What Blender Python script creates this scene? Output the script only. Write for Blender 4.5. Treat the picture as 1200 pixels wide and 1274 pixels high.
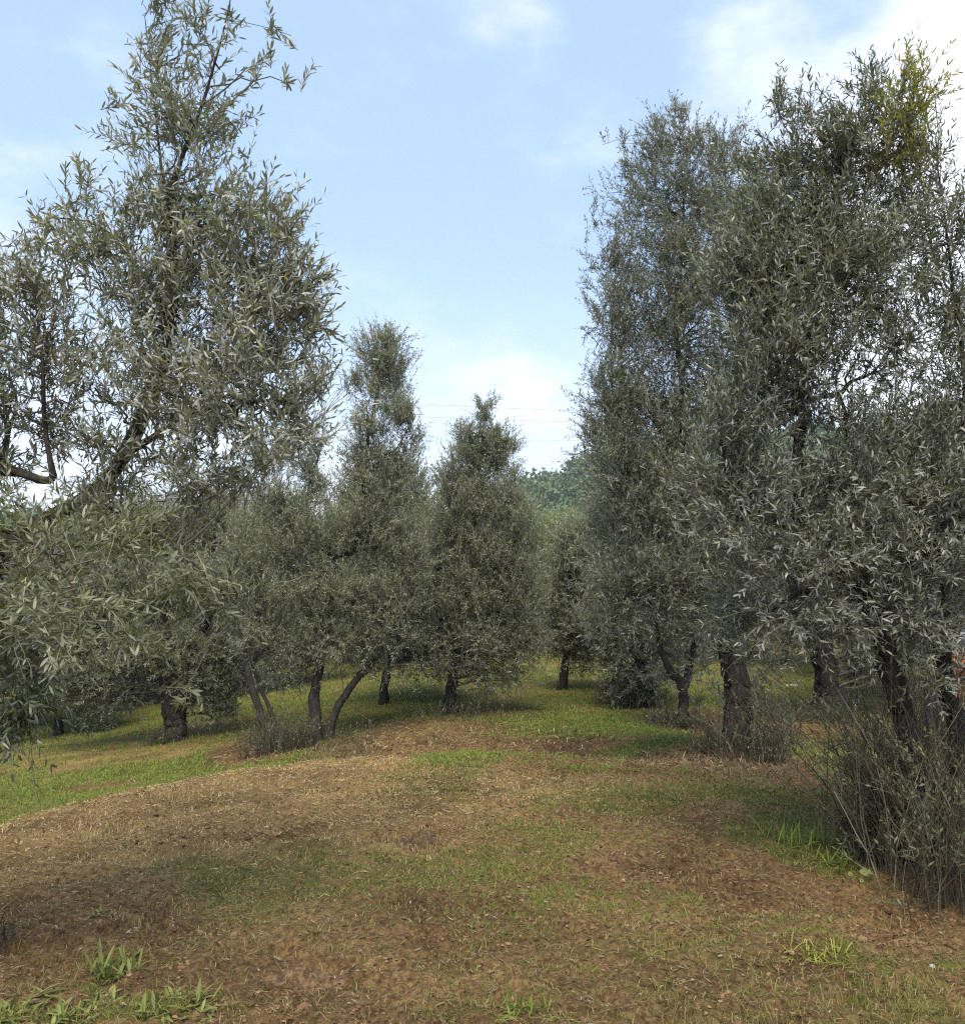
import bpy, math, random
import numpy as np
from mathutils import Vector, Matrix

for o in list(bpy.data.objects):
    bpy.data.objects.remove(o, do_unlink=True)
SC = bpy.context.scene
COL = SC.collection

# ------------------------------------------------------------------ camera
F = 1153.0                      # focal length in photo pixels (photo 1200 x 1274)
PITCH = math.atan((715 - 637) / F)
EYE = 1.6
cam = bpy.data.cameras.new("camera")
cam.sensor_fit = 'HORIZONTAL'; cam.sensor_width = 36.0
cam.lens = 36.0 * F / 1200.0
cam.clip_start = 0.05; cam.clip_end = 6000
camo = bpy.data.objects.new("camera", cam); COL.objects.link(camo)
camo.location = (0, 0, EYE)
camo.rotation_euler = (math.pi / 2 + PITCH, 0, 0)
SC.camera = camo

# ------------------------------------------------------------------ light
SUN_EL = math.radians(60); SUN_AZ = math.radians(182)     # azimuth clockwise from the view direction
SC.view_settings.view_transform = 'Standard'
SC.view_settings.look = 'None'
SC.view_settings.gamma = 1
SC.view_settings.exposure = 1.15
SC.cycles.use_denoising = False
SC.cycles.filter_width = 1.2
SC.cycles.sample_clamp_indirect = 6
SC.cycles.max_bounces = 6
SC.cycles.diffuse_bounces = 4
SC.cycles.glossy_bounces = 2
SC.cycles.transmission_bounces = 2
SC.cycles.volume_bounces = 0
SC.cycles.caustics_reflective = False
SC.cycles.caustics_refractive = False

sd = bpy.data.lights.new("sun", 'SUN'); sd.energy = 2.85; sd.angle = math.radians(42)
sd.color = (1.0, 0.90, 0.74)
so = bpy.data.objects.new("sun", sd); COL.objects.link(so)
sdir = Vector((math.sin(SUN_AZ) * math.cos(SUN_EL), math.cos(SUN_AZ) * math.cos(SUN_EL), math.sin(SUN_EL)))
so.rotation_euler = sdir.to_track_quat('Z', 'Y').to_euler()
so.location = sdir * 40


def pix_dir(u, v):
    a = (u - 600) / F; b = (637 - v) / F
    d = Vector((a, math.cos(PITCH) - b * math.sin(PITCH), math.sin(PITCH) + b * math.cos(PITCH)))
    return d.normalized()


W = bpy.data.worlds.new("World"); SC.world = W; W.use_nodes = True
nt = W.node_tree; N = nt.nodes; LK = nt.links
bg = N["Background"]
sky = N.new("ShaderNodeTexSky"); sky.sky_type = 'NISHITA'; sky.sun_disc = False
sky.sun_elevation = SUN_EL; sky.sun_rotation = SUN_AZ
sky.air_density = 1.0; sky.dust_density = 1.2; sky.ozone_density = 1.5
tc = N.new("ShaderNodeTexCoord")


def wmath(op, a, b=None, clamp=False, tree=nt):
    n = tree.nodes.new("ShaderNodeMath"); n.operation = op; n.use_clamp = clamp
    for i, x in enumerate((a, b)):
        if x is None: continue
        if isinstance(x, (int, float)): n.inputs[i].default_value = x
        else: tree.links.new(x, n.inputs[i])
    return n.outputs[0]


def wnoise(scale, detail, rough, stretch=(1, 1, 1), off=(0, 0, 0)):
    mp = N.new("ShaderNodeMapping"); mp.inputs['Scale'].default_value = stretch; mp.inputs['Location'].default_value = off
    LK.new(tc.outputs['Generated'], mp.inputs['Vector'])
    n = N.new("ShaderNodeTexNoise"); n.inputs['Scale'].default_value = scale
    n.inputs['Detail'].default_value = detail; n.inputs['Roughness'].default_value = rough
    LK.new(mp.outputs[0], n.inputs['Vector'])
    return n.outputs['Fac']


def blob_dir(u, v, r_in, r_out, amp):
    """a soft round region of the sky dome round one compass direction"""
    d = pix_dir(u, v)
    n = N.new("ShaderNodeVectorMath"); n.operation = 'DOT_PRODUCT'
    LK.new(tc.outputs['Generated'], n.inputs[0]); n.inputs[1].default_value = d
    m = N.new("ShaderNodeMapRange"); m.interpolation_type = 'SMOOTHSTEP'
    m.inputs['From Min'].default_value = math.cos(math.radians(r_out))
    m.inputs['From Max'].default_value = math.cos(math.radians(r_in))
    m.inputs['To Min'].default_value = 0; m.inputs['To Max'].default_value = amp
    LK.new(n.outputs['Value'], m.inputs['Value'])
    return m.outputs[0]


n1 = wnoise(5.0, 8, 0.55, (1, 1, 2.2), (0.3, 0.1, 0))
n2 = wnoise(16.0, 6, 0.6, (1, 1, 1.6), (1.3, 0.4, 2))
base = wmath('ADD', wmath('MULTIPLY', n1, 0.75), wmath('MULTIPLY', n2, 0.25))
regions = [(1235, 170, 1, 11, 0.40), (740, -20, 1, 8, 0.07), (745, 150, 0.3, 3.2, 0.10), (930, 150, 1, 7, 0.11), (1000, 20, 2, 10, 0.08),
           (560, 590, 3, 12, 0.20), (150, 600, 4, 15, 0.2), (-40, 280, 1, 7, 0.14), (140, 40, .5, 3, 0.05), (640, 60, 0.5, 4, 0.11), (1700, 350, 10, 26, .3), (1250, 480, 6, 15, 0.3)]
acc = base
for rg in regions:
    acc = wmath('ADD', acc, blob_dir(*rg))
cm = N.new("ShaderNodeMapRange"); cm.interpolation_type = 'SMOOTHSTEP'
cm.inputs['From Min'].default_value = 0.52; cm.inputs['From Max'].default_value = 1.02; cm.inputs['To Max'].default_value = 0.78
LK.new(acc, cm.inputs['Value'])
sep = N.new("ShaderNodeSeparateXYZ"); LK.new(tc.outputs['Generated'], sep.inputs[0])
hz = N.new("ShaderNodeMapRange"); hz.interpolation_type = 'SMOOTHSTEP'
hz.inputs['From Min'].default_value = 0.36; hz.inputs['From Max'].default_value = 0.02
hz.inputs['To Min'].default_value = 0.0; hz.inputs['To Max'].default_value = 0.5
LK.new(sep.outputs['Z'], hz.inputs['Value'])
veil = N.new("ShaderNodeMixRGB"); veil.inputs['Fac'].default_value = 0.5     # thin high cloud over the blue
veil.inputs['Color2'].default_value = (4.15, 5.65, 8.0, 1)
LK.new(sky.outputs[0], veil.inputs['Color1'])
hm = N.new("ShaderNodeMixRGB"); hm.inputs['Color2'].default_value = (6.5, 6.75, 7.7, 1)
LK.new(hz.outputs[0], hm.inputs['Fac']); LK.new(veil.outputs[0], hm.inputs['Color1'])
cl = N.new("ShaderNodeMixRGB"); cl.inputs['Color2'].default_value = (7.6, 7.5, 8.1, 1)
LK.new(cm.outputs[0], cl.inputs['Fac']); LK.new(hm.outputs[0], cl.inputs['Color1'])
LK.new(cl.outputs[0], bg.inputs['Color'])
bg.inputs['Strength'].default_value = 0.089

# ------------------------------------------------------------------ helpers
rng = np.random.default_rng(7)


def _hash(ix, iy, seed):
    h = (ix.astype(np.int64) * 374761393 + iy.astype(np.int64) * 668265263 + seed * 974634777) & 0x7fffffff
    h = ((h ^ (h >> 13)) * 1274126177) & 0x7fffffff
    return ((h ^ (h >> 16)) & 0xffff) / 65535.0


def noise2(x, y, seed=0):
    x = np.asarray(x, float); y = np.asarray(y, float)
    ix = np.floor(x); iy = np.floor(y); fx = x - ix; fy = y - iy
    fx = fx * fx * (3 - 2 * fx); fy = fy * fy * (3 - 2 * fy)
    a = _hash(ix, iy, seed); b = _hash(ix + 1, iy, seed); c = _hash(ix, iy + 1, seed); d = _hash(ix + 1, iy + 1, seed)
    return (a * (1 - fx) + b * fx) * (1 - fy) + (c * (1 - fx) + d * fx) * fy


def fbm(x, y, octv=4, seed=0):
    s = 0; a = 0.5; t = 0
    for i in range(octv):
        s = s + a * noise2(x * 2 ** i + 13.7 * i, y * 2 ** i + 7.1 * i, seed + i); t += a; a *= 0.5
    return s / t


def sstep(a, b, x):
    t = np.clip((x - a) / (b - a), 0, 1); return t * t * (3 - 2 * t)


def P(u, v, Y):
    """the point at forward distance Y seen at photo pixel (u, v)"""
    d = pix_dir(u, v); k = Y / d.y
    return np.array((d.x * k, Y, EYE + d.z * k))


# crest of the mown bank in front
_crest = [(-500, 1105), (-200, 1062), (0, 1018), (150, 985), (300, 962), (450, 946), (600, 940), (750, 948), (900, 966), (1000, 985), (1150, 1010), (1500, 1060)]
_cx, _cy = [], []
for u, v in _crest:
    d = pix_dir(u, v); k = -EYE / d.z
    _cx.append(d.x * k); _cy.append(d.y * k)
_cx = np.array(_cx); _cy = np.array(_cy)


def ground_base(x, y):
    x = np.asarray(x, float); y = np.asarray(y, float)
    yc = np.interp(x, _cx, _cy)
    t = y - yc
    right = sstep(0.6, 2.6, x)
    drop = 0.46 * (1 - 0.72 * right)
    z = -drop * sstep(-0.5, 2.3, t)
    z = z - 0.30 * right * sstep(2.0, 6.0, t)
    far = sstep(0.5, 5, t)
    z = z - far * 0.13 * np.clip(-x - 1.2, 0, 30) * (1 - sstep(25, 90, y))
    z = z + 0.05 * np.exp(-((x + 0.4) / 2.2) ** 2 - ((y - 7.2) / 1.5) ** 2)      # slight swell
    z = z + 0.012 * np.clip(y - 20, 0, 200)
    z = z + 0.10 * (fbm(x * 0.35, y * 0.35, 3, 5) - 0.5) * sstep(1.5, 4, np.hypot(x, y - 2))
    z = z + 1.2 * (fbm(x * 0.02, y * 0.02, 2, 9) - 0.5) * sstep(30, 120, y)
    return z


def gz(x, y):
    return float(ground_base(np.array([x]), np.array([y]))[0])


def gpt(u, v):
    """where the line of sight through photo pixel (u, v) meets the ground"""
    d = pix_dir(u, v)
    if d.z >= -0.005: raise ValueError((u, v))
    ks = np.linspace(1.5, 90, 6000)
    px = d.x * ks; py = d.y * ks; pz = EYE + d.z * ks
    hit = np.argmax(pz < ground_base(px, py))
    return np.array((px[hit], py[hit], gz(px[hit], py[hit])))


def build(name, parts, mats, parent=None, loc=None, smooth=False, attrs=None):
    """parts: list of (verts (n,3), faces (m,k), material index). One mesh object."""
    vs, loops, starts, mi = [], [], [], []
    off = 0; ls = 0
    for v, f, m in parts:
        v = np.asarray(v, np.float32).reshape(-1, 3); f = np.asarray(f, np.int64)
        vs.append(v); loops.append((f + off).ravel())
        starts.append(ls + np.arange(len(f)) * f.shape[1]); ls += f.size
        mi.append(np.full(len(f), m, np.int32)); off += len(v)
    v = np.concatenate(vs); lp = np.concatenate(loops).astype(np.int32); st = np.concatenate(starts).astype(np.int32); mi = np.concatenate(mi)
    if loc is not None: v = v - np.asarray(loc, np.float32)
    me = bpy.data.meshes.new(name)
    me.vertices.add(len(v)); me.vertices.foreach_set('co', v.astype(np.float32).ravel())
    me.loops.add(len(lp)); me.loops.foreach_set('vertex_index', lp)
    me.polygons.add(len(st)); me.polygons.foreach_set('loop_start', st)
    me.polygons.foreach_set('material_index', mi)
    if attrs:
        for an, arr in attrs.items():
            a = me.attributes.new(an, 'FLOAT', 'POINT'); a.data.foreach_set('value', np.asarray(arr, np.float32).ravel())
    me.update(calc_edges=True)
    me.polygons.foreach_set('use_smooth', np.full(len(st), smooth, bool))
    for m in mats: me.materials.append(m)
    o = bpy.data.objects.new(name, me); COL.objects.link(o)
    if parent is not None: o.parent = parent
    elif loc is not None: o.location = loc
    return o


def empty(name, loc):
    o = bpy.data.objects.new(name, None); o.empty_display_size = 0.3
    COL.objects.link(o); o.location = loc
    return o


def tag(o, label=None, cat=None, group=None, kind=None):
    if label: o['label'] = label
    if cat: o['category'] = cat
    if group: o['group'] = group
    if kind: o['kind'] = kind
    return o


def unit(a):
    return a / np.maximum(np.linalg.norm(a, axis=-1, keepdims=True), 1e-9)


def smooth_line(pts, n):
    """Catmull-Rom through rows of pts (any number of columns)"""
    p = np.asarray(pts, float)
    q = np.vstack([2 * p[0] - p[1], p, 2 * p[-1] - p[-2]])
    out = []
    t = np.linspace(0, len(p) - 1 - 1e-6, n)
    i = t.astype(int); f = (t - i)[:, None]
    a, b, c, d = q[i], q[i + 1], q[i + 2], q[i + 3]
    return 0.5 * (2 * b + (c - a) * f + (2 * a - 5 * b + 4 * c - d) * f ** 2 + (3 * b - a - 3 * c + d) * f ** 3)


def tubes(Pn, R, k=4, rough=0.0, seed=0):
    """Pn (S,n,3), R (S,n): S tubes of k sides, pointed at the end"""
    Pn = np.asarray(Pn, float); R = np.asarray(R, float)
    S, n, _ = Pn.shape
    T = unit(np.gradient(Pn, axis=1))
    mean = unit(Pn[:, -1] - Pn[:, 0])
    ref = np.where(np.abs(mean[:, 2:3]) > 0.8, np.array([[1., 0.13, 0]]), np.array([[0.05, 0.1, 1.]]))
    A = unit(np.cross(T, ref[:, None, :])); B = np.cross(T, A)
    ang = np.arange(k) * 2 * math.pi / k
    rr = R[:, :, None] * np.ones((1, 1, k))
    if rough:
        L = np.concatenate([np.zeros((S, 1)), np.cumsum(np.linalg.norm(np.diff(Pn, axis=1), axis=2), axis=1)], axis=1)
        r0 = R.mean(axis=1)[:, None, None]
        ph = np.arange(k)[None, None, :] * 0.9 + 0 * L[:, :, None]
        ph2 = np.minimum(np.arange(k), k - np.arange(k))[None, None, :]
        w = fbm(ph2 * 0.55 + seed, L[:, :, None] / r0 * .13 + 0 * ph2, 3, seed) - 0.5
        w2 = noise2(ph2 * 1.5 + seed * 3, L[:, :, None] / r0 * .45 + 0 * ph2, seed + 4) - 0.5
        w3 = noise2(ph2 * 2.3 + seed * 5, L[:, :, None] / r0 * .16 + 0 * ph2, seed + 9) - 0.5
        rr = rr * (1 + rough * (2.2 * w + 1.0 * w2 + 1.1 * w3))
    V = Pn[:, :, None, :] + rr[..., None] * (np.cos(ang)[None, None, :, None] * A[:, :, None, :] + np.sin(ang)[None, None, :, None] * B[:, :, None, :])
    idx = np.arange(S * n * k).reshape(S, n, k)
    a = idx[:, :-1, :]; b = np.roll(idx, -1, axis=2)[:, :-1, :]; c = np.roll(idx, -1, axis=2)[:, 1:, :]; d = idx[:, 1:, :]
    Fq = np.stack([a, b, c, d], axis=-1).reshape(-1, 4)
    return V.reshape(-1, 3), Fq


def leaves(p, d, nrm, L, Wd, detail):
    """lance-shaped leaves: p base, d direction, nrm face normal"""
    s = unit(np.cross(d, nrm)); nn = np.cross(s, d)
    L = L[:, None]; Wd = Wd[:, None]; n = len(p)
    if detail >= 2:
        curl = 0.10 * L
        v = np.stack([p, p + d * L * .3 + s * Wd * .46, p + d * L * .3 - s * Wd * .46,
                      p + d * L * .68 + s * Wd * .42 - nn * curl * .3, p + d * L * .68 - s * Wd * .42 - nn * curl * .3,
                      p + d * L - nn * curl], axis=1).reshape(-1, 3)
        b = np.arange(n)[:, None] * 6
        f3 = np.concatenate([b + np.array([[0, 2, 1]]), b + np.array([[3, 4, 5]])])
        f4 = b + np.array([[1, 2, 4, 3]])
        return [(v, f3, f4)]
    v = np.stack([p, p + d * L * .48 + s * Wd * .5, p + d * L, p + d * L * .48 - s * Wd * .5], axis=1).reshape(-1, 3)
    b = np.arange(n)[:, None] * 4
    return [(v, None, b + np.array([[0, 1, 2, 3]]))]


def shoots(start, d, L, rg, pairs, leafL, leafW, detail, bend=None, twig_r=0.0018, twig=True, spread=0.66, min_t=0.06):
    """leafy twigs; returns parts lists (leaf, twig)"""
    S = len(start)
    if bend is None: bend = rg.normal(0, .25, (S, 3)) + np.array([0, 0, -0.12])
    t = (np.linspace(min_t, 0.98, pairs)[None, :] + rg.uniform(-.5, .5, (S, pairs)) * 0.6 / pairs)
    pos = start[:, None] + L[:, None, None] * (d[:, None] * t[..., None] + 0.5 * bend[:, None] * t[..., None] ** 2)
    tan = unit(d[:, None] + bend[:, None] * t[..., None])
    ref = unit(rg.normal(0, 1, (S, 3)))
    A = unit(np.cross(tan, ref[:, None])); B = np.cross(tan, A)
    ph = np.arange(pairs)[None, :] * (math.pi / 2) + rg.uniform(-.4, .4, (S, pairs))
    side = A * np.cos(ph)[..., None] + B * np.sin(ph)[..., None]
    ps, ds, ns, Ls, Ws = [], [], [], [], []
    for sg in (1, -1):
        aa = spread + rg.normal(0, .2, (S, pairs))
        dd = tan * np.cos(aa)[..., None] + sg * side * np.sin(aa)[..., None] + rg.normal(0, .13, (S, pairs, 3))
        dd = unit(dd)
        nr = unit(tan * 0.7 + np.array([0, 0, .45]) + rg.normal(0, .42, (S, pairs, 3)))
        keep = rg.random((S, pairs)) < 0.9
        sz = (1 - 0.45 * np.abs(t - 0.45)) * rg.uniform(.68, 1.18, (S, pairs))
        ps.append(pos[keep]); ds.append(dd[keep]); ns.append(nr[keep]); Ls.append((leafL * sz)[keep]); Ws.append((leafW * sz * rg.uniform(.8, 1.2, (S, pairs)))[keep])
    lf = leaves(np.concatenate(ps), np.concatenate(ds), np.concatenate(ns), np.concatenate(Ls), np.concatenate(Ws), detail)
    tw = None
    if twig:
        tt = np.array([0, .35, .7, 1.0])[None, :, None]
        pp = start[:, None] + L[:, None, None] * (d[:, None] * tt + 0.5 * bend[:, None] * tt ** 2)
        tw = tubes(pp, np.full((S, 1), twig_r) * np.array([[1.2, 1, .7, .25]]), 3)
    return lf, tw


# ------------------------------------------------------------------ materials
def new_mat(name):
    m = bpy.data.materials.new(name); m.use_nodes = True
    return m, m.node_tree, m.node_tree.nodes["Principled BSDF"]


def ramp(t, fac, stops, interp='LINEAR'):
    r = t.nodes.new("ShaderNodeValToRGB"); r.color_ramp.interpolation = interp
    el = r.color_ramp.elements
    while len(el) < len(stops): el.new(0.5)
    for e, (p_, c) in zip(el, stops): e.position = p_; e.color = (*c, 1)
    t.links.new(fac, r.inputs['Fac'])
    return r.outputs['Color']


def mnoise(t, scale, detail=4, rough=0.55, coord='Object', stretch=None):
    c = t.nodes.new("ShaderNodeTexCoord"); src = c.outputs[coord]
    if stretch:
        mp = t.nodes.new("ShaderNodeMapping"); mp.inputs['Scale'].default_value = stretch
        t.links.new(src, mp.inputs['Vector']); src = mp.outputs[0]
    n = t.nodes.new("ShaderNodeTexNoise"); n.inputs['Scale'].default_value = scale
    n.inputs['Detail'].default_value = detail; n.inputs['Roughness'].default_value = rough
    t.links.new(src, n.inputs['Vector'])
    return n.outputs['Fac']


def mix(t, fac, a, b, mode='MIX'):
    m = t.nodes.new("ShaderNodeMixRGB"); m.blend_type = mode
    for i, x in zip((0, 1, 2), (fac, a, b)):
        if isinstance(x, (int, float)): m.inputs[i].default_value = x
        elif isinstance(x, tuple): m.inputs[i].default_value = (*x, 1)
        else: t.links.new(x, m.inputs[i])
    return m.outputs[0]


def leaf_mat(name, top, top2, under, trans=0.25, gloss=0.42, spec=0.4):
    """olive leaf: dark grey-green above, silvery below"""
    m, t, b = new_mat(name)
    g = t.nodes.new("ShaderNodeNewGeometry")
    up = ramp(t, g.outputs['Random Per Island'], [(0, top), (0.55, top2), (0.93, tuple(min(1, c * 1.35) for c in top2)), (1, (top2[0] * 2.1, top2[1] * 1.75, top2[2] * 1.1))])
    un = mix(t, wmath('MULTIPLY', g.outputs['Random Per Island'], 0.5, tree=t), under, tuple(c * 0.72 for c in under))
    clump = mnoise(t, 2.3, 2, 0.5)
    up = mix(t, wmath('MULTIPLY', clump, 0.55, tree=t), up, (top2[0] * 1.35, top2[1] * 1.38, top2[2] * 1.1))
    c = mix(t, g.outputs['Backfacing'], up, un)
    t.links.new(c, b.inputs['Base Color'])
    b.inputs['Roughness'].default_value = gloss
    b.inputs['Specular IOR Level'].default_value = spec
    tr = t.nodes.new("ShaderNodeBsdfTranslucent"); t.links.new(mix(t, 1.0, c, (1.15, 1.2, 0.55), 'MULTIPLY'), tr.inputs['Color'])
    ms = t.nodes.new("ShaderNodeMixShader"); ms.inputs[0].default_value = trans
    t.links.new(b.outputs[0], ms.inputs[1]); t.links.new(tr.outputs[0], ms.inputs[2])
    t.links.new(ms.outputs[0], t.nodes["Material Output"].inputs[0])
    return m


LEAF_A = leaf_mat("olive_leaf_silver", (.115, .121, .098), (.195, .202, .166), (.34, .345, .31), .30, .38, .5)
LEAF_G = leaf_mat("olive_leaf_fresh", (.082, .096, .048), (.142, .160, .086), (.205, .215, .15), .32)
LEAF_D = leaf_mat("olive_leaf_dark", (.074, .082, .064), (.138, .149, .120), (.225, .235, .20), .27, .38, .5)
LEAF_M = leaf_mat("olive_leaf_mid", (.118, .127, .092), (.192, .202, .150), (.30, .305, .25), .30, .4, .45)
LEAF_Y = leaf_mat("olive_leaf_yellow", (.15, .155, .038), (.25, .245, .062), (.28, .275, .13), .4)  # yellow-green tone for a few clumps high in the right-edge tree
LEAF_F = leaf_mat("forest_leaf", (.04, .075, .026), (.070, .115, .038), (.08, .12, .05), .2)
LEAF_P = leaf_mat("pale_far_leaf", (.13, .155, .075), (.20, .23, .115), (.29, .32, .20), .32)


def bark_mat(name, c1, c2, c3, sc=1.0):
    m, t, b = new_mat(name)
    n = mnoise(t, 26 * sc, 8, 0.65, stretch=(1, 1, .28))
    n_ = mnoise(t, 5 * sc, 3, 0.6)
    c = ramp(t, n, [(.28, c1), (.52, c2), (.75, c3)])
    c = mix(t, wmath('MULTIPLY', n_, .6, tree=t), c, tuple(x * .55 for x in c2))
    t.links.new(c, b.inputs['Base Color']); b.inputs['Roughness'].default_value = .9; b.inputs['Specular IOR Level'].default_value = .2
    bp = t.nodes.new("ShaderNodeBump"); bp.inputs['Strength'].default_value = .9; bp.inputs['Distance'].default_value = .03
    t.links.new(n, bp.inputs['Height']); t.links.new(bp.outputs[0], b.inputs['Normal'])
    return m


LEAF_S = leaf_mat("sucker_leaf", (.048, .055, .030), (.092, .102, .055), (.16, .165, .11), .24)
LEAF_K = leaf_mat("olive_leaf_deep_green", (.045, .056, .030), (.085, .100, .054), (.15, .165, .11), .24)
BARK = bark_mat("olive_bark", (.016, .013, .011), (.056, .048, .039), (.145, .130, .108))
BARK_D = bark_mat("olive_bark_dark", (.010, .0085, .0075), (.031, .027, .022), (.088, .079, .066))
BARK_P = bark_mat("pale_bark", (.05, .045, .035), (.11, .10, .08), (.2, .19, .16))


def flat_mat(name, stops, rough=.8, trans=0.0, noise=None, spec=.25):
    m, t, b = new_mat(name)
    g = t.nodes.new("ShaderNodeNewGeometry")
    c = ramp(t, g.outputs['Random Per Island'], stops)
    if noise:
        c = mix(t, wmath('MULTIPLY', mnoise(t, noise[0], 3), noise[1], tree=t), c, noise[2])
    t.links.new(c, b.inputs['Base Color']); b.inputs['Roughness'].default_value = rough; b.inputs['Specular IOR Level'].default_value = spec
    if trans:
        tr = t.nodes.new("ShaderNodeBsdfTranslucent"); t.links.new(c, tr.inputs['Color'])
        ms = t.nodes.new("ShaderNodeMixShader"); ms.inputs[0].default_value = trans
        t.links.new(b.outputs[0], ms.inputs[1]); t.links.new(tr.outputs[0], ms.inputs[2])
        t.links.new(ms.outputs[0], t.nodes["Material Output"].inputs[0])
    return m


TWIG = flat_mat("olive_twig", [(0, (.05, .046, .036)), (.6, (.11, .10, .078)), (1, (.20, .19, .14))])
TWIG_P = flat_mat("pale_twig", [(0, (.12, .115, .075)), (.6, (.21, .20, .13)), (1, (.30, .28, .18))])
SUCK = flat_mat("sucker_twig", [(0, (.026, .020, .013)), (.5, (.064, .050, .034)), (.88, (.13, .105, .073)), (1, (.25, .21, .15))])
STRAW = flat_mat("dry_straw", [(0, (.055, .036, .018)), (.35, (.13, .092, .045)), (.75, (.25, .185, .09)), (.93, (.38, .30, .16)), (1, (.50, .42, .25))], noise=(1.3, .5, (.14, .10, .045)))
STRAW_T = flat_mat("tan_straw", [(0, (.24, .165, .07)), (.5, (.42, .30, .14)), (1, (.56, .44, .23))])
GRASS = flat_mat("short_grass", [(0, (.085, .090, .025)), (.45, (.165, .165, .045)), (.8, (.25, .23, .07)), (1, (.36, .30, .12))], trans=.3, noise=(.9, .45, (.12, .145, .03)))
GRASS_G = flat_mat("lush_grass", [(0, (.12, .175, .030)), (.5, (.17, .245, .042)), (1, (.25, .31, .065))], trans=.4, noise=(.6, .45, (.235, .25, .055)))
WEED = flat_mat("weed_leaf", [(0, (.12, .155, .035)), (1, (.24, .265, .08))], trans=.3, rough=.55)
WEED_Y = flat_mat("yellow_weed_leaf", [(0, (.19, .20, .035)), (1, (.34, .31, .07))], trans=.3, rough=.6)

# ground
def ground_material():
    m, t, b = new_mat("orchard_ground")
    def at(n):
        a = t.nodes.new("ShaderNodeAttribute"); a.attribute_name = n; return a.outputs['Fac']
    nA = mnoise(t, 3.0, 8, .62); nB = mnoise(t, 38, 6, .7); nC = mnoise(t, 150, 3, .7); nD = mnoise(t, .55, 4, .6); nE = mnoise(t, 24, 7, .72); nF = mnoise(t, 15, 7, .75, stretch=(1, 1.2, 1))
    soil = ramp(t, nB, [(.36, (.044, .026, .013)), (.45, (.138, .084, .041)), (.54, (.235, .150, .076)), (.66, (.43, .30, .165))])
    soil = mix(t, wmath('MULTIPLY', nA, .5, tree=t), soil, (.180, .117, .058))
    straw = ramp(t, nC, [(.3, (.14, .092, .040)), (.5, (.32, .225, .105)), (.7, (.52, .40, .21))])
    straw = mix(t, wmath('MULTIPLY', nB, .5, tree=t), straw, (.32, .22, .10))
    grass = ramp(t, nC, [(.25, (.075, .092, .022)), (.5, (.15, .18, .042)), (.78, (.22, .24, .065))])
    grass = mix(t, wmath('MULTIPLY', nD, .8, tree=t), grass, (.155, .165, .042))
    def m01(f, amp, lo, hi, nz):
        s = wmath('ADD', f, wmath('MULTIPLY', wmath('SUBTRACT', nz, .5, tree=t), amp, tree=t), tree=t)
        r = t.nodes.new("ShaderNodeMapRange"); r.interpolation_type = 'SMOOTHSTEP'
        r.inputs['From Min'].default_value = lo; r.inputs['From Max'].default_value = hi
        t.links.new(s, r.inputs['Value']); return r.outputs[0]
    c = mix(t, m01(at('straw'), 4.2, .25, .95, nE), soil, straw)
    c = mix(t, m01(at('green'), 4.6, .35, 1.05, nF), c, grass)
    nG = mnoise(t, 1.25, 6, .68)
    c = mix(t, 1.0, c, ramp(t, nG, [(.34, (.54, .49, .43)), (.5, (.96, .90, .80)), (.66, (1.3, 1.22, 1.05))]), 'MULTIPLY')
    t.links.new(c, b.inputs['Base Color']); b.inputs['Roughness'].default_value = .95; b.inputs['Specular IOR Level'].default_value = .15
    hsum = wmath('ADD', wmath('MULTIPLY', nB, 1.0, tree=t), wmath('MULTIPLY', nC, .35, tree=t), tree=t)
    bp = t.nodes.new("ShaderNodeBump"); bp.inputs['Strength'].default_value = 1.0; bp.inputs['Distance'].default_value = .055
    t.links.new(hsum, bp.inputs['Height']); t.links.new(bp.outputs[0], b.inputs['Normal'])
    return m

GROUND = ground_material()


def gell(u, v, ru, rv):
    """an elliptical patch of ground whose middle and reach are those of a photo patch"""
    c = gpt(u, v); a = gpt(u + ru, v); f = gpt(u, max(v - rv, 790)); n_ = gpt(u, v + rv)
    return c[0], c[1], abs(a[0] - c[0]), max(.15, .5 * (f[1] - n_[1]))


GREEN = [(720, 905, 130, 20, .9), (800, 932, 90, 10, .6), (60, 980, 160, 22, .3), (330, 1085, 240, 55, .72), (560, 1075, 150, 35, .5), (760, 990, 150, 22, .6), (480, 1015, 160, 20, .25), (1000, 1045, 80, 35, .75), (950, 990, 140, 18, .62),
         (130, 1210, 40, 25, .4), (110, 1262, 240, 22, .8), (640, 1262, 120, 18, .35), (700, 1130, 200, 40, .3), (1020, 1190, 45, 14, .5), (640, 1040, 120, 25, .35),
         (560, 945, 90, 8, .6), (250, 1000, 60, 10, .3)]
BROWN = [(600, 925, 260, 14, .9), (90, 1120, 130, 60, .6), (900, 1090, 220, 50, .4), (350, 1210, 130, 30, .55), (1130, 1150, 110, 40, .7), (900, 945, 160, 20, .7),
         (250, 905, 90, 10, .5), (330, 930, 70, 20, .7), (620, 880, 60, 12, .4), (520, 905, 120, 14, .6), (950, 900, 200, 25, .5), (515, 1042, 60, 12, .6), (380, 1025, 220, 9, .55), (130, 975, 60, 5, .6)]
TAN = [(300, 990, 380, 32, 1.0), (560, 975, 260, 24, .85), (30, 1030, 130, 22, .9), (100, 935, 200, 10, .6), (880, 1010, 160, 25, .4), (150, 945, 120, 8, .8), (30, 948, 160, 8, .6)]
def _prep(lst): return [(*gell(u, v, ru, rv), w) for u, v, ru, rv, w in lst]
GREEN = _prep(GREEN); BROWN = _prep(BROWN); TAN = _prep(TAN)


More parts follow.
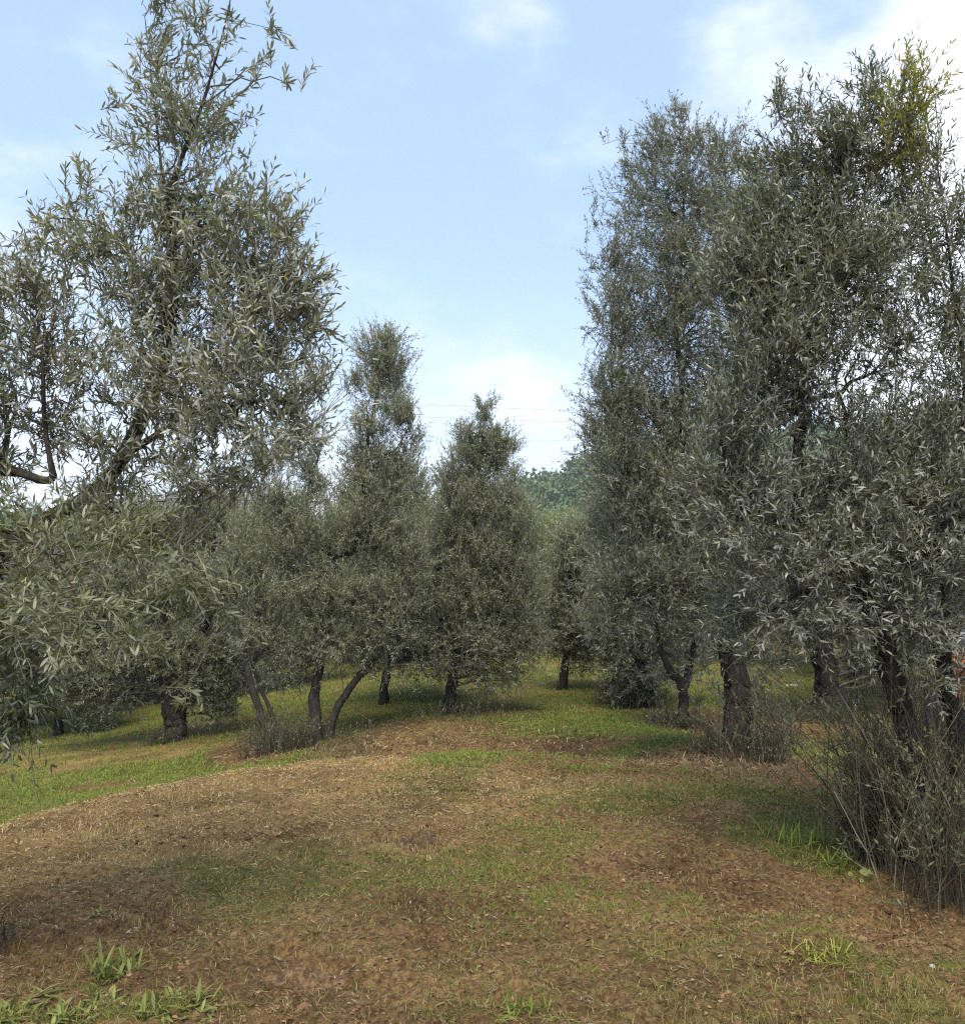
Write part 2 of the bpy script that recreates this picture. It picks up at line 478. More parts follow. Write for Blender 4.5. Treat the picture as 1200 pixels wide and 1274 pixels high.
def patch(lst, x, y):
    s = np.zeros_like(x)
    wx = x + .5 * (fbm(x * 1.1, y * 1.1, 3, 31) - .5); wy = y + .7 * (fbm(x * 1.1 + 9, y * 1.1, 3, 37) - .5)
    for cx, cy, ax, ay, w in lst:
        r = np.sqrt(((wx - cx) / ax) ** 2 + ((wy - cy) / ay) ** 2)
        s = np.maximum(s, w * (1 - sstep(.45, 1.15, r)))
    return s


def masks(x, y):
    yc = np.interp(x, _cx, _cy); t = y - yc
    back = sstep(.9, 2.2, t)
    g = .26 + .50 * back + .38 * (fbm(x * .5, y * .5, 4, 3) - .5) * 1.4
    g = g + .75 * (fbm(x * 3.1, y * 3.6, 3, 61) - .5) + .35 * (noise2(x * 14, y * 16, 67) - .5)
    g = g + patch(GREEN, x, y) - .95 * patch(BROWN, x, y) - .35 * patch(TAN, x, y)
    s = .38 + .6 * (fbm(x * .9 + 5, y * .9, 4, 8) - .5) + .75 * patch(TAN, x, y) - .55 * patch(BROWN, x, y)
    return np.clip(g, 0, 1), np.clip(s, 0, 1)


def micro(x, y):
    """clods, hoof-like dents and rough tilth close by"""
    near = 1 - sstep(9, 16, np.hypot(x, y))
    g, s = masks(x, y)
    bare = 1 - .6 * g
    h = .035 * (fbm(x * 5, y * 5, 4, 41) - .5) + .050 * (fbm(x * 13, y * 17, 2, 43) - .5)
    h += -.03 * np.clip(fbm(x * 2.6, y * 3.4, 3, 47) - .60, 0, 1) * 5 * bare
    return h * near * (0.5 + .9 * bare)


def axis(parts):
    out = [parts[0][0]]
    for a, b, st in parts:
        out += list(np.linspace(a, b, max(2, int(round((b - a) / st)) + 1))[1:])
    return np.array(out)

gx = axis([(-700, -300, 100), (-300, -60, 24), (-60, -16, 2.2), (-16, -6, .35), (-6, -4.6, .08), (-4.6, 4.8, .024), (4.8, 6, .08), (6, 16, .35), (16, 60, 2.2), (60, 300, 24), (300, 700, 100)])
gy = axis([(-300, -30, 27), (-30, -4, 2), (-4, 2.6, .3), (2.6, 8.4, .022), (8.4, 12, .05), (12, 20, .14), (20, 40, .6), (40, 120, 4), (120, 400, 20), (400, 800, 100)])
XX, YY = np.meshgrid(gx, gy)
ZZ = ground_base(XX, YY) + micro(XX, YY)
G0, S0 = masks(XX, YY)
nxx = len(gx); nyy = len(gy)
idx = np.arange(nxx * nyy).reshape(nyy, nxx)
fq = np.stack([idx[:-1, :-1], idx[:-1, 1:], idx[1:, 1:], idx[1:, :-1]], -1).reshape(-1, 4)
ground = build("ground", [(np.stack([XX, YY, ZZ], -1).reshape(-1, 3), fq, 0)], [GROUND], smooth=True, attrs={'green': G0.ravel(), 'straw': S0.ravel()})
tag(ground, kind='structure')


def gtop(x, y):
    return ground_base(x, y) + micro(x, y)

# ------------------------------------------------------------------ hills and far forest
def hill_h(x, y):
    az = np.degrees(np.arctan2(x, y))
    top = np.interp(az, [-60, -32, -20, -6, -1, 2.0, 4.5, 8, 20, 60], [12, 11, 9, 9, 12, 19.5, 24, 28, 32, 32])
    d = np.hypot(x, y)
    prof = sstep(120, 250, d) * (1 - .35 * sstep(260, 600, d))
    return top * prof - 2.0 + 3 * (fbm(x * .02, y * .02, 3, 77) - .5) * prof

hx = np.linspace(-420, 420, 170); hy = np.linspace(60, 640, 120)
HX, HY = np.meshgrid(hx, hy); HZ = hill_h(HX, HY) + ground_base(HX, HY) * (1 - sstep(110, 200, np.hypot(HX, HY))) 
hidx = np.arange(HX.size).reshape(HX.shape)
hf = np.stack([hidx[:-1, :-1], hidx[:-1, 1:], hidx[1:, 1:], hidx[1:, :-1]], -1).reshape(-1, 4)
HILL = flat_mat("hill_scrub", [(0, (.03, .05, .02)), (1, (.04, .065, .024))], noise=(.08, .8, (.055, .075, .03)))
tag(build("hills", [(np.stack([HX, HY, HZ], -1).reshape(-1, 3), hf, 0)], [HILL], smooth=True), kind='structure')


def forest():
    rg = np.random.default_rng(5)
    ps = []
    for _ in range(1500):
        az = math.radians(rg.uniform(-36, 34)); d = rg.uniform(150, 330)
        ps.append((d * math.sin(az), d * math.cos(az)))
    ps = np.array(ps); z = hill_h(ps[:, 0], ps[:, 1])
    V, Dn = [], []
    cards = 300
    n = len(ps)
    r = rg.uniform(2.6, 5.0, n)[:, None]
    dirs = unit(rg.normal(0, 1, (n, cards, 3))); dirs[..., 2] = np.abs(dirs[..., 2]) * 1.15 - .15
    lump = 1 + .28 * np.sin(dirs[..., 0] * 5 + rg.uniform(0, 6, (n, 1))) * np.cos(dirs[..., 1] * 4 + rg.uniform(0, 6, (n, 1)))
    c = np.stack([ps[:, 0], ps[:, 1], z + r[:, 0] * .9], -1)
    p = c[:, None] + dirs * (r * lump * rg.uniform(.8, 1.05, (n, cards)))[..., None]
    p = p.reshape(-1, 3); m = len(p)
    d = unit(rg.normal(0, 1, (m, 3)) + np.array([0, 0, .3])); nn = unit(dirs.reshape(-1, 3) + rg.normal(0, .45, (m, 3)))
    lf = leaves(p, d, nn, rg.uniform(.6, 1.3, m), rg.uniform(.5, .95, m), 1)
    parts = [(lf[0][0], lf[0][2], 0)]
    tag(build("forest", parts, [LEAF_F]), "dense green woodland covering the far hill behind the grove", "woodland", kind='stuff')

forest()

# ------------------------------------------------------------------ olive trees
class Tree:
    def __init__(self, name, label, base_uv=None, base=None, leaf=LEAF_M, leafscale=1.0, detail=1, bark=BARK, twig=TWIG, seed=1, group='olive trees of the grove', shootL=.30, cat='olive tree', dens=1.8, thin=1.0, slim=.8):
        self.dens, self.thin, self.slim = dens, thin, slim
        self.rg = np.random.default_rng(seed)
        self.base = gpt(*base_uv) if base is None else np.array(base, float)
        self.Y = self.base[1]
        self.root = empty(name, self.base); tag(self.root, label, cat, group)
        self.leaf, self.ls, self.detail, self.bark, self.twig, self.shootL, self.seed = leaf, leafscale, detail, bark, twig, shootL, seed
        self.sk = []              # skeleton samples (x,y,z,r)
        self.leaf3, self.tw = [], []
        self.extra = [LEAF_Y, LEAF_G, LEAF_K, LEAF_A, TWIG_P]

    def px(self, u, v, dY=0.):
        return P(u, v, self.Y + dY)

    def limb(self, pts, name='limb', n=26, k=14, rough=.26, world=False, flare=0):
        """pts: (u, v, dY, radius in metres)"""
        if name == 'trunk' and not world: pts = [(*p_[:3], p_[3] * self.slim) for p_ in pts]; flare *= .6
        if name == 'limb': pts = [(*p_[:3], p_[3] * self.thin) for p_ in pts]
        q = np.array([[*(self.px(u, v, dy) if not world else (u, v, dy)), r] for u, v, dy, r in pts]) if not world else np.array(pts, float)
        n = max(n, 5 * len(pts))
        if name == 'trunk': k = max(k, 22); n = int(n * 1.5)
        s = smooth_line(q, n)
        j = self.rg.normal(0, 1, (n, 3)); j = (j + np.roll(j, 1, 0) + np.roll(j, -1, 0)) / 3
        s[1:, :3] += j[1:] * s[1:, 3:4] * .22
        r = s[:, 3].copy()
        if flare:
            h = np.linspace(0, 1, n); r *= 1 + flare * np.exp(-h * 7)
            s[0, 2] -= .10
        v, f = tubes(s[None, :, :3], r[None], k, rough, self.seed + len(self.sk))
        v = np.vstack([v, s[-1:, :3]])
        last = (n - 1) * k
        cap = np.array([[last + i, last + (i + 1) % k, len(v) - 1] for i in range(k)])
        build(name, [(v, f, 0), (v[:0], cap - 0, 0)] if False else [(v, f, 0)], [self.bark], self.root, self.base, smooth=True)
        d = smooth_line(q, 60)
        self.sk.append(d)
        return self

    def crown(self, blobs, px=True, pairs=11):
        """blobs: dicts/tuples (u, v, ru, rv, dY, rY, tau, droop, mat)"""
        sk = np.concatenate(self.sk); rg = self.rg
        for b in blobs:
            b = list(b) + [0.0, 0][len(b) - 7:] if len(b) < 9 else list(b)
            u, v, ru, rv, dY, rY, tau, droop, mt = b
            if px:
                Y = self.Y + dY; ppm = F / Y
                c = self.px(u, v, dY); ax = np.array((ru / ppm, rY, rv / ppm))
            else:
                ppm = F / self.Y
                c = np.array((u, v, dY)) + self.base; ax = np.array((ru, rv, rY))
                Y = self.Y
            area = math.pi * ax[0] * ax[2]
            LL = .052 * self.ls; WW = .0108 * self.ls
            per = pairs * 2 * .9 * LL * WW * .62 * .5
            ns = max(3, int(self.dens * tau * area / per))
            # sub-branches from the nearest limb to points of the clump
            nb = max(1, ns // 9)
            q = unit(rg.normal(0, 1, (nb, 3))) * (rg.random((nb, 1)) ** .40)
            tgt = c + q * ax
            sub = sk[rg.integers(0, len(sk), 90)]
            dist = np.linalg.norm(tgt[:, None] - sub[None, :, :3], axis=2) + np.maximum(0, sub[None, :, 2] - tgt[:, None, 2]) * (.6 - .6 * droop)
            k0 = sub[dist.argmin(1)]
            st = k0[:, :3]
            mid = (st + tgt) / 2 + rg.normal(0, .10, (nb, 3)) * np.linalg.norm(tgt - st, axis=1, keepdims=True) + np.array([0, 0, .10 + .15 * droop]) * np.linalg.norm(tgt - st, axis=1, keepdims=True)
            tt = np.linspace(0, 1, 7)[None, :, None]
            pl = (1 - tt) ** 2 * st[:, None] + 2 * tt * (1 - tt) * mid[:, None] + tt ** 2 * tgt[:, None]
            pl[:, 1:-1] += rg.normal(0, .012, (nb, 5, 3))
            r0 = np.minimum(.55 * k0[:, 3], .004 + .010 * np.linalg.norm(tgt - st, axis=1))
            R = r0[:, None] * np.linspace(1, .28, 7)[None] + .0012
            tv, tf = tubes(pl, R, 4)
            self.tw.append((tv, tf, 1))
            # leafy shoots around the clump
            which = rg.integers(0, nb, ns)
            tpos = np.clip(1 - np.abs(rg.normal(0, .15, ns)), 0.3, 1)
            i0 = np.minimum((tpos * 6).astype(int), 5); fr = (tpos * 6 - i0)[:, None]
            p0 = pl[which, i0] * (1 - fr) + pl[which, i0 + 1] * fr
            lm = np.minimum(self.shootL, 1.5 * float(ax.min()) + .08)
            L = lm * rg.uniform(.55, 1.25, ns)
            out = unit((p0 - c) / ax + rg.normal(0, .25, (ns, 3)))
            bd = unit(tgt - mid)[which]
            d = unit(out * .5 + bd * .4 + np.array([0, 0, .95 - 1.8 * droop]) + rg.normal(0, .45, (ns, 3)))
            p0 = p0 + rg.normal(0, .27, (ns, 3)) * np.minimum(ax, .6)
            start = p0 - d * L[:, None] * .35
            bend = rg.normal(0, .25, (ns, 3)) + np.array([0, 0, -.15 - .5 * droop])
            lf, tw = shoots(start, d, L, rg, pairs, LL, WW, self.detail, bend, twig_r=.0016 * (self.ls ** .5))
            vv, f3, f4 = lf[0]
            mi = 0 if mt == 0 else mt + 1
            self.leaf3.append((vv, f4, mi))
            if f3 is not None: self.leaf3.append((vv, f3, mi, True))
            self.tw.append((tw[0], tw[1], 6 if mt == 2 else 1))
        return self

    def plume(self, env, n, rad, tau, rY=.3, dY=0., asp=1.25, pairs=11):
        """clumps strewn through an outline: env rows (v, u_left, u_right)"""
        rg = self.rg; e = np.array(env, float); bl = []
        ppm = F / self.Y
        for i in range(n):
            v = rg.uniform(e[0, 0], e[-1, 0]); uL = np.interp(v, e[:, 0], e[:, 1]); uR = np.interp(v, e[:, 0], e[:, 2])
            r = min(rad * rg.uniform(.7, 1.3), .5 * (uR - uL) + 3)
            u = rg.uniform(uL + r * .7, uR - r * .7) if uR - uL > 1.4 * r else (uL + uR) / 2
            bl.append((u, v + r * .5, r, r * asp, dY + rg.uniform(-1, 1) * .35 * (uR - uL) / ppm, r / ppm, tau * rg.uniform(.6, 1.3)))
        return self.crown(bl, pairs=pairs)

    def finish(self, sucker=None):
        parts = []
        # share verts of leaf tri / quad halves
        i = 0
        L = self.leaf3
        merged = []
        vs, off = [], 0
        loops, starts, mi, ls = [], [], [], 0
        for it in L:
            v, f, m = it[0], it[1], it[2]
            if len(it) == 4: o_ = off_prev
            else: o_ = off; off_prev = off; vs.append(v); off += len(v)
            loops.append((f + o_).ravel()); starts.append(ls + np.arange(len(f)) * f.shape[1]); ls += f.size; mi.append(np.full(len(f), m, np.int32))
        for v, f, m in self.tw:
            vs.append(v); loops.append((f + off).ravel()); off += len(v)
            starts.append(ls + np.arange(len(f)) * f.shape[1]); ls += f.size; mi.append(np.full(len(f), m, np.int32))
        mesh_raw('crown', vs, loops, starts, mi, [self.leaf, self.twig] + self.extra, self.root, self.base)
        self.leaf3, self.tw = [], []
        return self

    def suckers(self, spots, leafy=.5, mat=SUCK, name='sucker_shoots'):
        """basal shoots: (u, v, spread_m, height_m, count, lean)"""
        rg = self.rg; parts = []
        for u, v, sp, h, cnt, lean in spots:
            c = gpt(u, v)
            p = c + np.column_stack([rg.normal(0, sp, cnt), rg.normal(0, sp * .8, cnt), np.zeros(cnt)])
            p[:, 2] = gtop(p[:, 0], p[:, 1]) - .01
            L = h * rg.uniform(.35, 1.1, cnt)
            d = unit(np.column_stack([rg.normal(lean, .2, cnt), rg.normal(0, .2, cnt), np.ones(cnt)]))
            bend = rg.normal(0, .5, (cnt, 3)) * np.array([1, 1, .5]) - np.array([0, 0, .12])
            tt = np.linspace(0, 1, 6)[None, :, None]
            pl = p[:, None] + L[:, None, None] * (d[:, None] * tt + .5 * bend[:, None] * tt ** 2) + np.cumsum(rg.normal(0, .014, (cnt, 6, 3)) * L[:, None, None], 1)
            tv, tf = tubes(pl, rg.uniform(.0014, .0042, (cnt, 1)) * np.linspace(1, .3, 6)[None], 4)
            parts.append((tv, tf, 0))
            k = int(cnt * leafy * 3)
            if k:
                w = rg.integers(0, cnt, k); tq = rg.integers(1, 5, k)
                p0 = pl[w, tq]; dd = unit(d[w] + rg.normal(0, .55, (k, 3)))
                lf, tw = shoots(p0, dd, .22 * rg.uniform(.5, 1.2, k), rg, 7, .042 * max(1, self.ls * .9), .011 * max(1, self.ls * .9), 1, twig_r=.0014)
                parts.append((lf[0][0], lf[0][2], 1)); parts.append((tw[0], tw[1], 0))
        o = build(name, parts, [mat, LEAF_S], self.root, self.base)
        o['kind'] = 'stuff'
        return self


def mesh_raw(name, vs, loops, starts, mi, mats, parent, loc):
    v = np.concatenate(vs) - np.asarray(loc); lp = np.concatenate(loops).astype(np.int32); st = np.concatenate(starts).astype(np.int32); mi = np.concatenate(mi)
    me = bpy.data.meshes.new(name)
    me.vertices.add(len(v)); me.vertices.foreach_set('co', v.astype(np.float32).ravel())
    me.loops.add(len(lp)); me.loops.foreach_set('vertex_index', lp)
    me.polygons.add(len(st)); me.polygons.foreach_set('loop_start', st); me.polygons.foreach_set('material_index', mi)
    me.update(calc_edges=True)
    me.polygons.foreach_set('use_smooth', np.zeros(len(st), bool))
    for m in mats: me.materials.append(m)
    o = bpy.data.objects.new(name, me); COL.objects.link(o); o.parent = parent
    return o


# mat index in blobs: 0 own leaf, 1 yellow, 2 fresh green + pale twigs, 3 dark, 4 silver
# --- the big tree leaning in from the left edge
tA = Tree("olive_tree", "large silvery olive tree leaning in over the left edge, tallest on that side", base=(*P(-72, 1195, 3.9)[:2], gz(*P(-72, 1195, 3.9)[:2])), leaf=LEAF_A, leafscale=1.0, detail=2, seed=11, shootL=.31, dens=.98, thin=.62)
tA.limb([(-72, 1205, 0, .17), (-82, 1050, .0, .145), (-70, 900, .1, .135), (-45, 760, .2, .125), (-20, 690, .25, .11)], 'trunk', flare=.35, k=20, n=44)
tA.limb([(-30, 705, .22, .10), (40, 655, .3, .066), (110, 620, .35, .062), (150, 570, .35, .056), (190, 480, .35, .050), (212, 400, .3, .040), (216, 330, .3, .034), (207, 262, .2, .028), (222, 205, .2, .020), (245, 150, .2, .014), (262, 95, .2, .010), (276, 45, .2, .007), (292, -25, .2, .003)], k=12)
tA.limb([(-45, 760, .2, .07), (-90, 650, .2, .056), (-40, 588, .2, .042), (10, 585, .2, .036), (62, 598, .15, .028), (62, 570, .15, .020), (55, 520, .15, .016), (52, 440, .1, .010), (40, 350, .1, .005)], k=10)
tA.limb([(190, 480, .35, .026), (240, 440, .3, .02), (300, 400, .2, .015), (345, 370, .2, .008), (378, 310, .2, .003)], k=8)
tA.limb([(150, 570, .35, .028), (230, 520, .2, .022), (310, 500, 0, .015), (365, 500, 0, .008)], k=8)
tA.limb([(212, 400, .3, .02), (170, 330, .4, .014), (120, 280, .4, .009), (60, 270, .4, .004)], k=8)
tA.limb([(216, 300, .25, .016), (200, 200, .35, .011), (190, 110, .35, .006), (180, 20, .3, .003)], k=8)
tA.limb([(110, 620, .35, .026), (150, 640, .1, .016), (210, 672, -.1, .010), (262, 725, -.2, .006), (285, 775, -.25, .003)], k=8)
tA.limb([(-45, 760, .2, .03), (-40, 670, 0, .02), (20, 665, -.2, .012), (80, 712, -.3, .007), (110, 790, -.4, .003)], k=8)
A_bl = [
    (205, 18, 32, 30, .2, .16, 1.5), (190, 75, 36, 40, .25, .2, 1.6), (245, 60, 36, 45, .2, .2, 1.1), (300, 15, 26, 16, .2, .12, .9), (345, 32, 26, 14, .2, .1, .9),
    (335, 95, 22, 7, .2, .06, .7), (372, 104, 20, 9, .2, .06, .8), (330, 72, 14, 10, .2, .06, .7), (205, 150, 46, 50, .25, .25, 1.6), (265, 140, 40, 50, .2, .22, 1.4), (165, 190, 40, 24, .3, .2, 1.1), (290, 165, 30, 30, .2, .15, 1.3),
    (135, 130, 16, 9, .3, .08, .7), (120, 195, 30, 20, .3, .15, 1.1), (90, 235, 24, 24, .3, .15, .9), (150, 240, 36, 26, .3, .15, 1.2), (60, 290, 40, 30, .3, .2, .9), (45, 270, 14, 14, .3, .08, .8), (110, 300, 50, 30, .3, .22, 1.3),
    (230, 240, 60, 50, .25, .3, 2.2), (290, 250, 55, 50, .2, .3, 2.3), (320, 262, 28, 34, .15, .2, 1.5), (370, 285, 20, 12, .15, .1, 1.0), (250, 310, 70, 60, .25, .35, 2.6), (320, 320, 60, 60, .15, .35, 2.5), (352, 350, 36, 38, .15, .22, 1.8), (385, 345, 12, 14, .15, .1, .9),
    (160, 330, 60, 50, .4, .3, 1.7), (60, 350, 60, 40, .3, .3, 1.2), (5, 330, 40, 40, .2, .25, 1.0), (-60, 330, 60, 60, .2, .35, 1.2), (20, 410, 70, 50, .2, .35, 1.4), (110, 400, 70, 50, .3, .35, 1.6), (-80, 440, 80, 80, .2, .4, 1.5),
    (200, 400, 60, 60, .4, .35, 2.2), (280, 400, 75, 60, .2, .4, 2.5), (338, 410, 50, 50, .15, .3, 2.4), (378, 430, 22, 40, .15, .2, 1.6), (60, 470, 80, 45, .2, .35, 1.5), (150, 480, 70, 45, .3, .35, 1.8), (240, 480, 75, 50, .25, .4, 2.3),
    (320, 480, 70, 48, .1, .4, 2.5), (372, 490, 32, 34, .1, .22, 2.0), (10, 530, 60, 36, .2, .3, .9), (100, 545, 60, 36, .3, .3, 1.4), (180, 550, 70, 40, .3, .35, 1.5), (270, 545, 60, 34, .1, .3, 1.5), (340, 545, 55, 36, .05, .3, 1.4),
    (-80, 560, 80, 60, .2, .4, 1.5),
    (405, 490, 22, 34, .1, .2, 1.5), (388, 545, 34, 34, .1, .25, 1.2), (330, 575, 60, 34, .05, .3, 1.3), (262, 578, 60, 34, .1, .3, 1.3), (400, 455, 20, 26, .1, .2, 1.3), (30, 480, 60, 60, .3, .4, 1.0), (100, 350, 60, 50, .4, .35, .7), (40, 570, 50, 26, .3, .3, .9),
    (40, 650, 60, 28, .05, .25, 1.5), (100, 625, 50, 26, .1, .25, 1.2), (-10, 690, 50, 40, .0, .3, 1.5),
    # low hanging sprays in front
    (120, 610, 70, 34, .1, .3, 1.5, .1), (210, 600, 60, 34, .1, .3, 1.4, .15), (270, 620, 50, 34, 0, .25, 1.1, .2), (20, 640, 50, 34, -.1, .25, 1.4, -.1, 2), (90, 655, 60, 36, -.2, .3, 1.5, .1, 2), (170, 665, 60, 40, -.15, .3, 1.4, .2, 2),
    (245, 690, 55, 44, -.2, .25, 1.1, .3, 2), (30, 715, 55, 40, -.3, .25, 1.3, .15, 2), (110, 735, 60, 40, -.3, .25, 1.0, .3, 2), (275, 755, 34, 30, -.2, .15, .9, .35, 2), (190, 750, 50, 40, -.2, .2, .9, .4, 2), (60, 785, 60, 34, -.4, .2, 1.0, .4, 2),
    (220, 860, 22, 22, -.5, .1, .6, .4, 2), (165, 825, 40, 30, -.4, .15, .5, .5, 2), (75, 825, 40, 30, -.5, .12, .6, .4, 2), (-5, 800, 44, 50, -.3, .25, 3.4, .4, 3), (15, 860, 36, 44, -.3, .2, 3.8, .5, 3), (25, 890, 26, 24, -.3, .14, 3.0, .5, 3), (-70, 720, 70, 80, -.3, .35, 1.8, .2, 2)]
tA.crown(A_bl, pairs=10).finish()
tA.suckers([(-6, 1175, .05, .14, 24, 0.1)], 0)

# --- the near tree at the right edge
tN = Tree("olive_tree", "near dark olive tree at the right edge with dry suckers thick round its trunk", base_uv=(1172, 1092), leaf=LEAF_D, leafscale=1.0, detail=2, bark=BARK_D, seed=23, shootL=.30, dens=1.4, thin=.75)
tN.limb([(1172, 1098, 0, .10), (1158, 1010, .05, .085), (1138, 940, .05, .075), (1118, 870, .1, .07), (1098, 800, .1, .066), (1058, 725, .15, .058), (1012, 668, .2, .05), (990, 640, .2, .042)], 'trunk', flare=.3, k=18, n=50)
tN.limb([(1190, 1095, .1, .08), (1196, 1000, .15, .066), (1190, 900, .2, .058), (1172, 830, .2, .05), (1180, 700, .2, .042), (1198, 600, .2, .03), (1200, 480, .2, .02), (1185, 350, .2, .010), (1165, 200, .2, .004)], 'trunk', flare=.3, k=16, n=50)
tN.limb([(990, 645, .2, .052), (996, 600, .2, .044), (992, 560, .2, .04), (1000, 500, .2, .034), (1000, 430, .2, .027), (1008, 330, .2, .019), (1040, 230, .2, .012), (1060, 130, .2, .005)], k=12)
tN.limb([(1000, 662, .2, .04), (965, 648, .15, .034), (935, 625, .1, .027), (905, 590, .1, .015), (890, 500, .1, .006)], k=10)
tN.limb([(998, 505, .2, .022), (1020, 493, .2, .02), (1043, 490, .2, .018), (1058, 475, .2, .014), (1085, 463, .2, .008), (1120, 420, .2, .004)], k=8)
tN.limb([(1043, 490, .2, .014), (1052, 520, .2, .013), (1054, 560, .2, .012), (1048, 600, .2, .006)], k=8)
tN.limb([(1010, 668, .2, .035), (1020, 720, 0, .02), (960, 760, -.1, .010), (930, 820, -.1, .004)], k=8)
tN.limb([(1180, 700, .2, .03), (1140, 640, .1, .022), (1110, 590, .1, .012), (1100, 520, .1, .005)], k=8)
N_bl = [(925, 235, 30, 50, .4, .25, 1.3), (915, 310, 40, 60, .4, .3, 1.5), (925, 180, 16, 34, .4, .14, 1.0), (1165, 200, 34, 40, .3, .25, .8), (1165, 330, 44, 60, .3, .3, .8), (1170, 430, 44, 50, .3, .3, .8), (1135, 480, 40, 36, .3, .3, .8),
    (1090, 100, 26, 22, .2, .15, 2.0), (1062, 140, 30, 36, .2, .2, 2.2), (1120, 110, 30, 30, .0, .18, 1.9, 0, 1), (1132, 160, 34, 40, .0, .2, 1.7, 0, 1), (1140, 150, 30, 40, .25, .2, 0.70), (1040, 200, 34, 50, .2, .22, 1.8), (1090, 200, 50, 50, .2, .3, 2.2),
    (1032, 130, 12, 30, .2, .08, 1.0), (1148, 235, 40, 40, .2, .25, 1.0), (970, 180, 34, 40, .3, .2, 1.6), (950, 130, 22, 26, .3, .12, .8), (975, 110, 8, 14, .3, .06, .6), (1000, 250, 50, 50, .25, .3, 2.2), (1075, 270, 55, 50, .2, .35, 2.0), (945, 260, 45, 55, .3, .3, 2.0),
    (985, 330, 70, 60, .2, .4, 2.8), (1060, 340, 60, 60, .2, .4, 2.6), (1118, 300, 40, 50, .2, .3, .9), (920, 350, 45, 60, .2, .35, 2.2), (950, 430, 70, 60, .1, .4, 2.6), (1040, 420, 70, 50, .15, .4, 2.2), (1112, 390, 40, 50, .2, .3, 1.0), (1182, 290, 40, 50, .3, .3, .8),
    (1178, 380, 40, 50, .3, .3, .9), (1150, 450, 50, 45, .2, .3, 1.0), (1230, 350, 50, 120, .3, .4, 0.65), (930, 520, 60, 50, .1, .4, 2.4), (1010, 520, 60, 40, .1, .4, 1.6), (1085, 530, 50, 44, .1, .35, 1.6), (1165, 530, 50, 50, .15, .35, 1.8), (1240, 520, 60, 90, .2, .4, 1.8),
    (900, 600, 60, 50, .05, .4, 2.4), (970, 600, 50, 40, 0, .35, 1.6), (1060, 600, 60, 50, 0, .4, 2.2), (1140, 610, 60, 50, .1, .4, 2.6), (1210, 640, 50, 70, .1, .4, 2.4), (920, 680, 60, 50, 0, .4, 2.4, .2), (1000, 690, 60, 50, -.05, .4, 2.4, .2), (1080, 690, 60, 50, 0, .4, 2.6, .2),
    (1160, 700, 60, 50, .05, .4, 2.6, .2), (950, 760, 60, 36, 0, .35, 1.8, .4), (1030, 765, 60, 36, -.05, .35, 1.8, .4), (1110, 770, 60, 40, -.05, .35, 2.0, .4), (1180, 780, 44, 50, 0, .35, 1.9, .3), (930, 810, 26, 30, 0, .2, .6, .6), (1140, 840, 30, 30, 0, .2, .7, .5)]
tN.crown(N_bl, pairs=10).finish()
tN.suckers([(1172, 1085, .18, 1.35, 300, -.06), (1120, 1075, .13, 1.05, 230, -.04), (1080, 1070, .08, .65, 110, -.02), (1185, 1125, .14, .9, 200, 0), (1150, 1010, .20, 1.3, 190, -.08), (1105, 1000, .12, 1.0, 100, -.06)], .34)

# --- tall right tree on its thick trunk
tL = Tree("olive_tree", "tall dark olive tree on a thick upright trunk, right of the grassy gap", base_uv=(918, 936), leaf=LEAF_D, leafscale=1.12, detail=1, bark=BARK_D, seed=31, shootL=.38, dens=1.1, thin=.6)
tL.limb([(920, 940, 0, .19), (918, 890, 0, .155), (915, 850, 0, .145), (908, 800, .1, .14), (905, 740, .1, .12), (880, 680, .1, .10)], 'trunk', flare=.45, k=18, n=40)
tL.limb([(880, 680, .1, .08), (850, 600, .1, .06), (850, 500, .1, .05), (840, 400, .1, .036), (850, 290, .1, .02), (845, 170, .1, .008)], k=10)
tL.limb([(905, 740, .1, .08), (920, 640, .3, .06), (915, 500, .3, .045), (920, 380, .3, .03), (905, 260, .3, .015), (900, 190, .3, .006)], k=10)
tL.limb([(880, 680, .1, .06), (810, 640, -.1, .04), (770, 560, -.1, .025), (760, 450, -.1, .012), (765, 330, 0, .005)], k=8)
tL.limb([(905, 760, .1, .06), (830, 730, -.3, .03), (780, 740, -.3, .012), (760, 790, -.3, .005)], k=8)
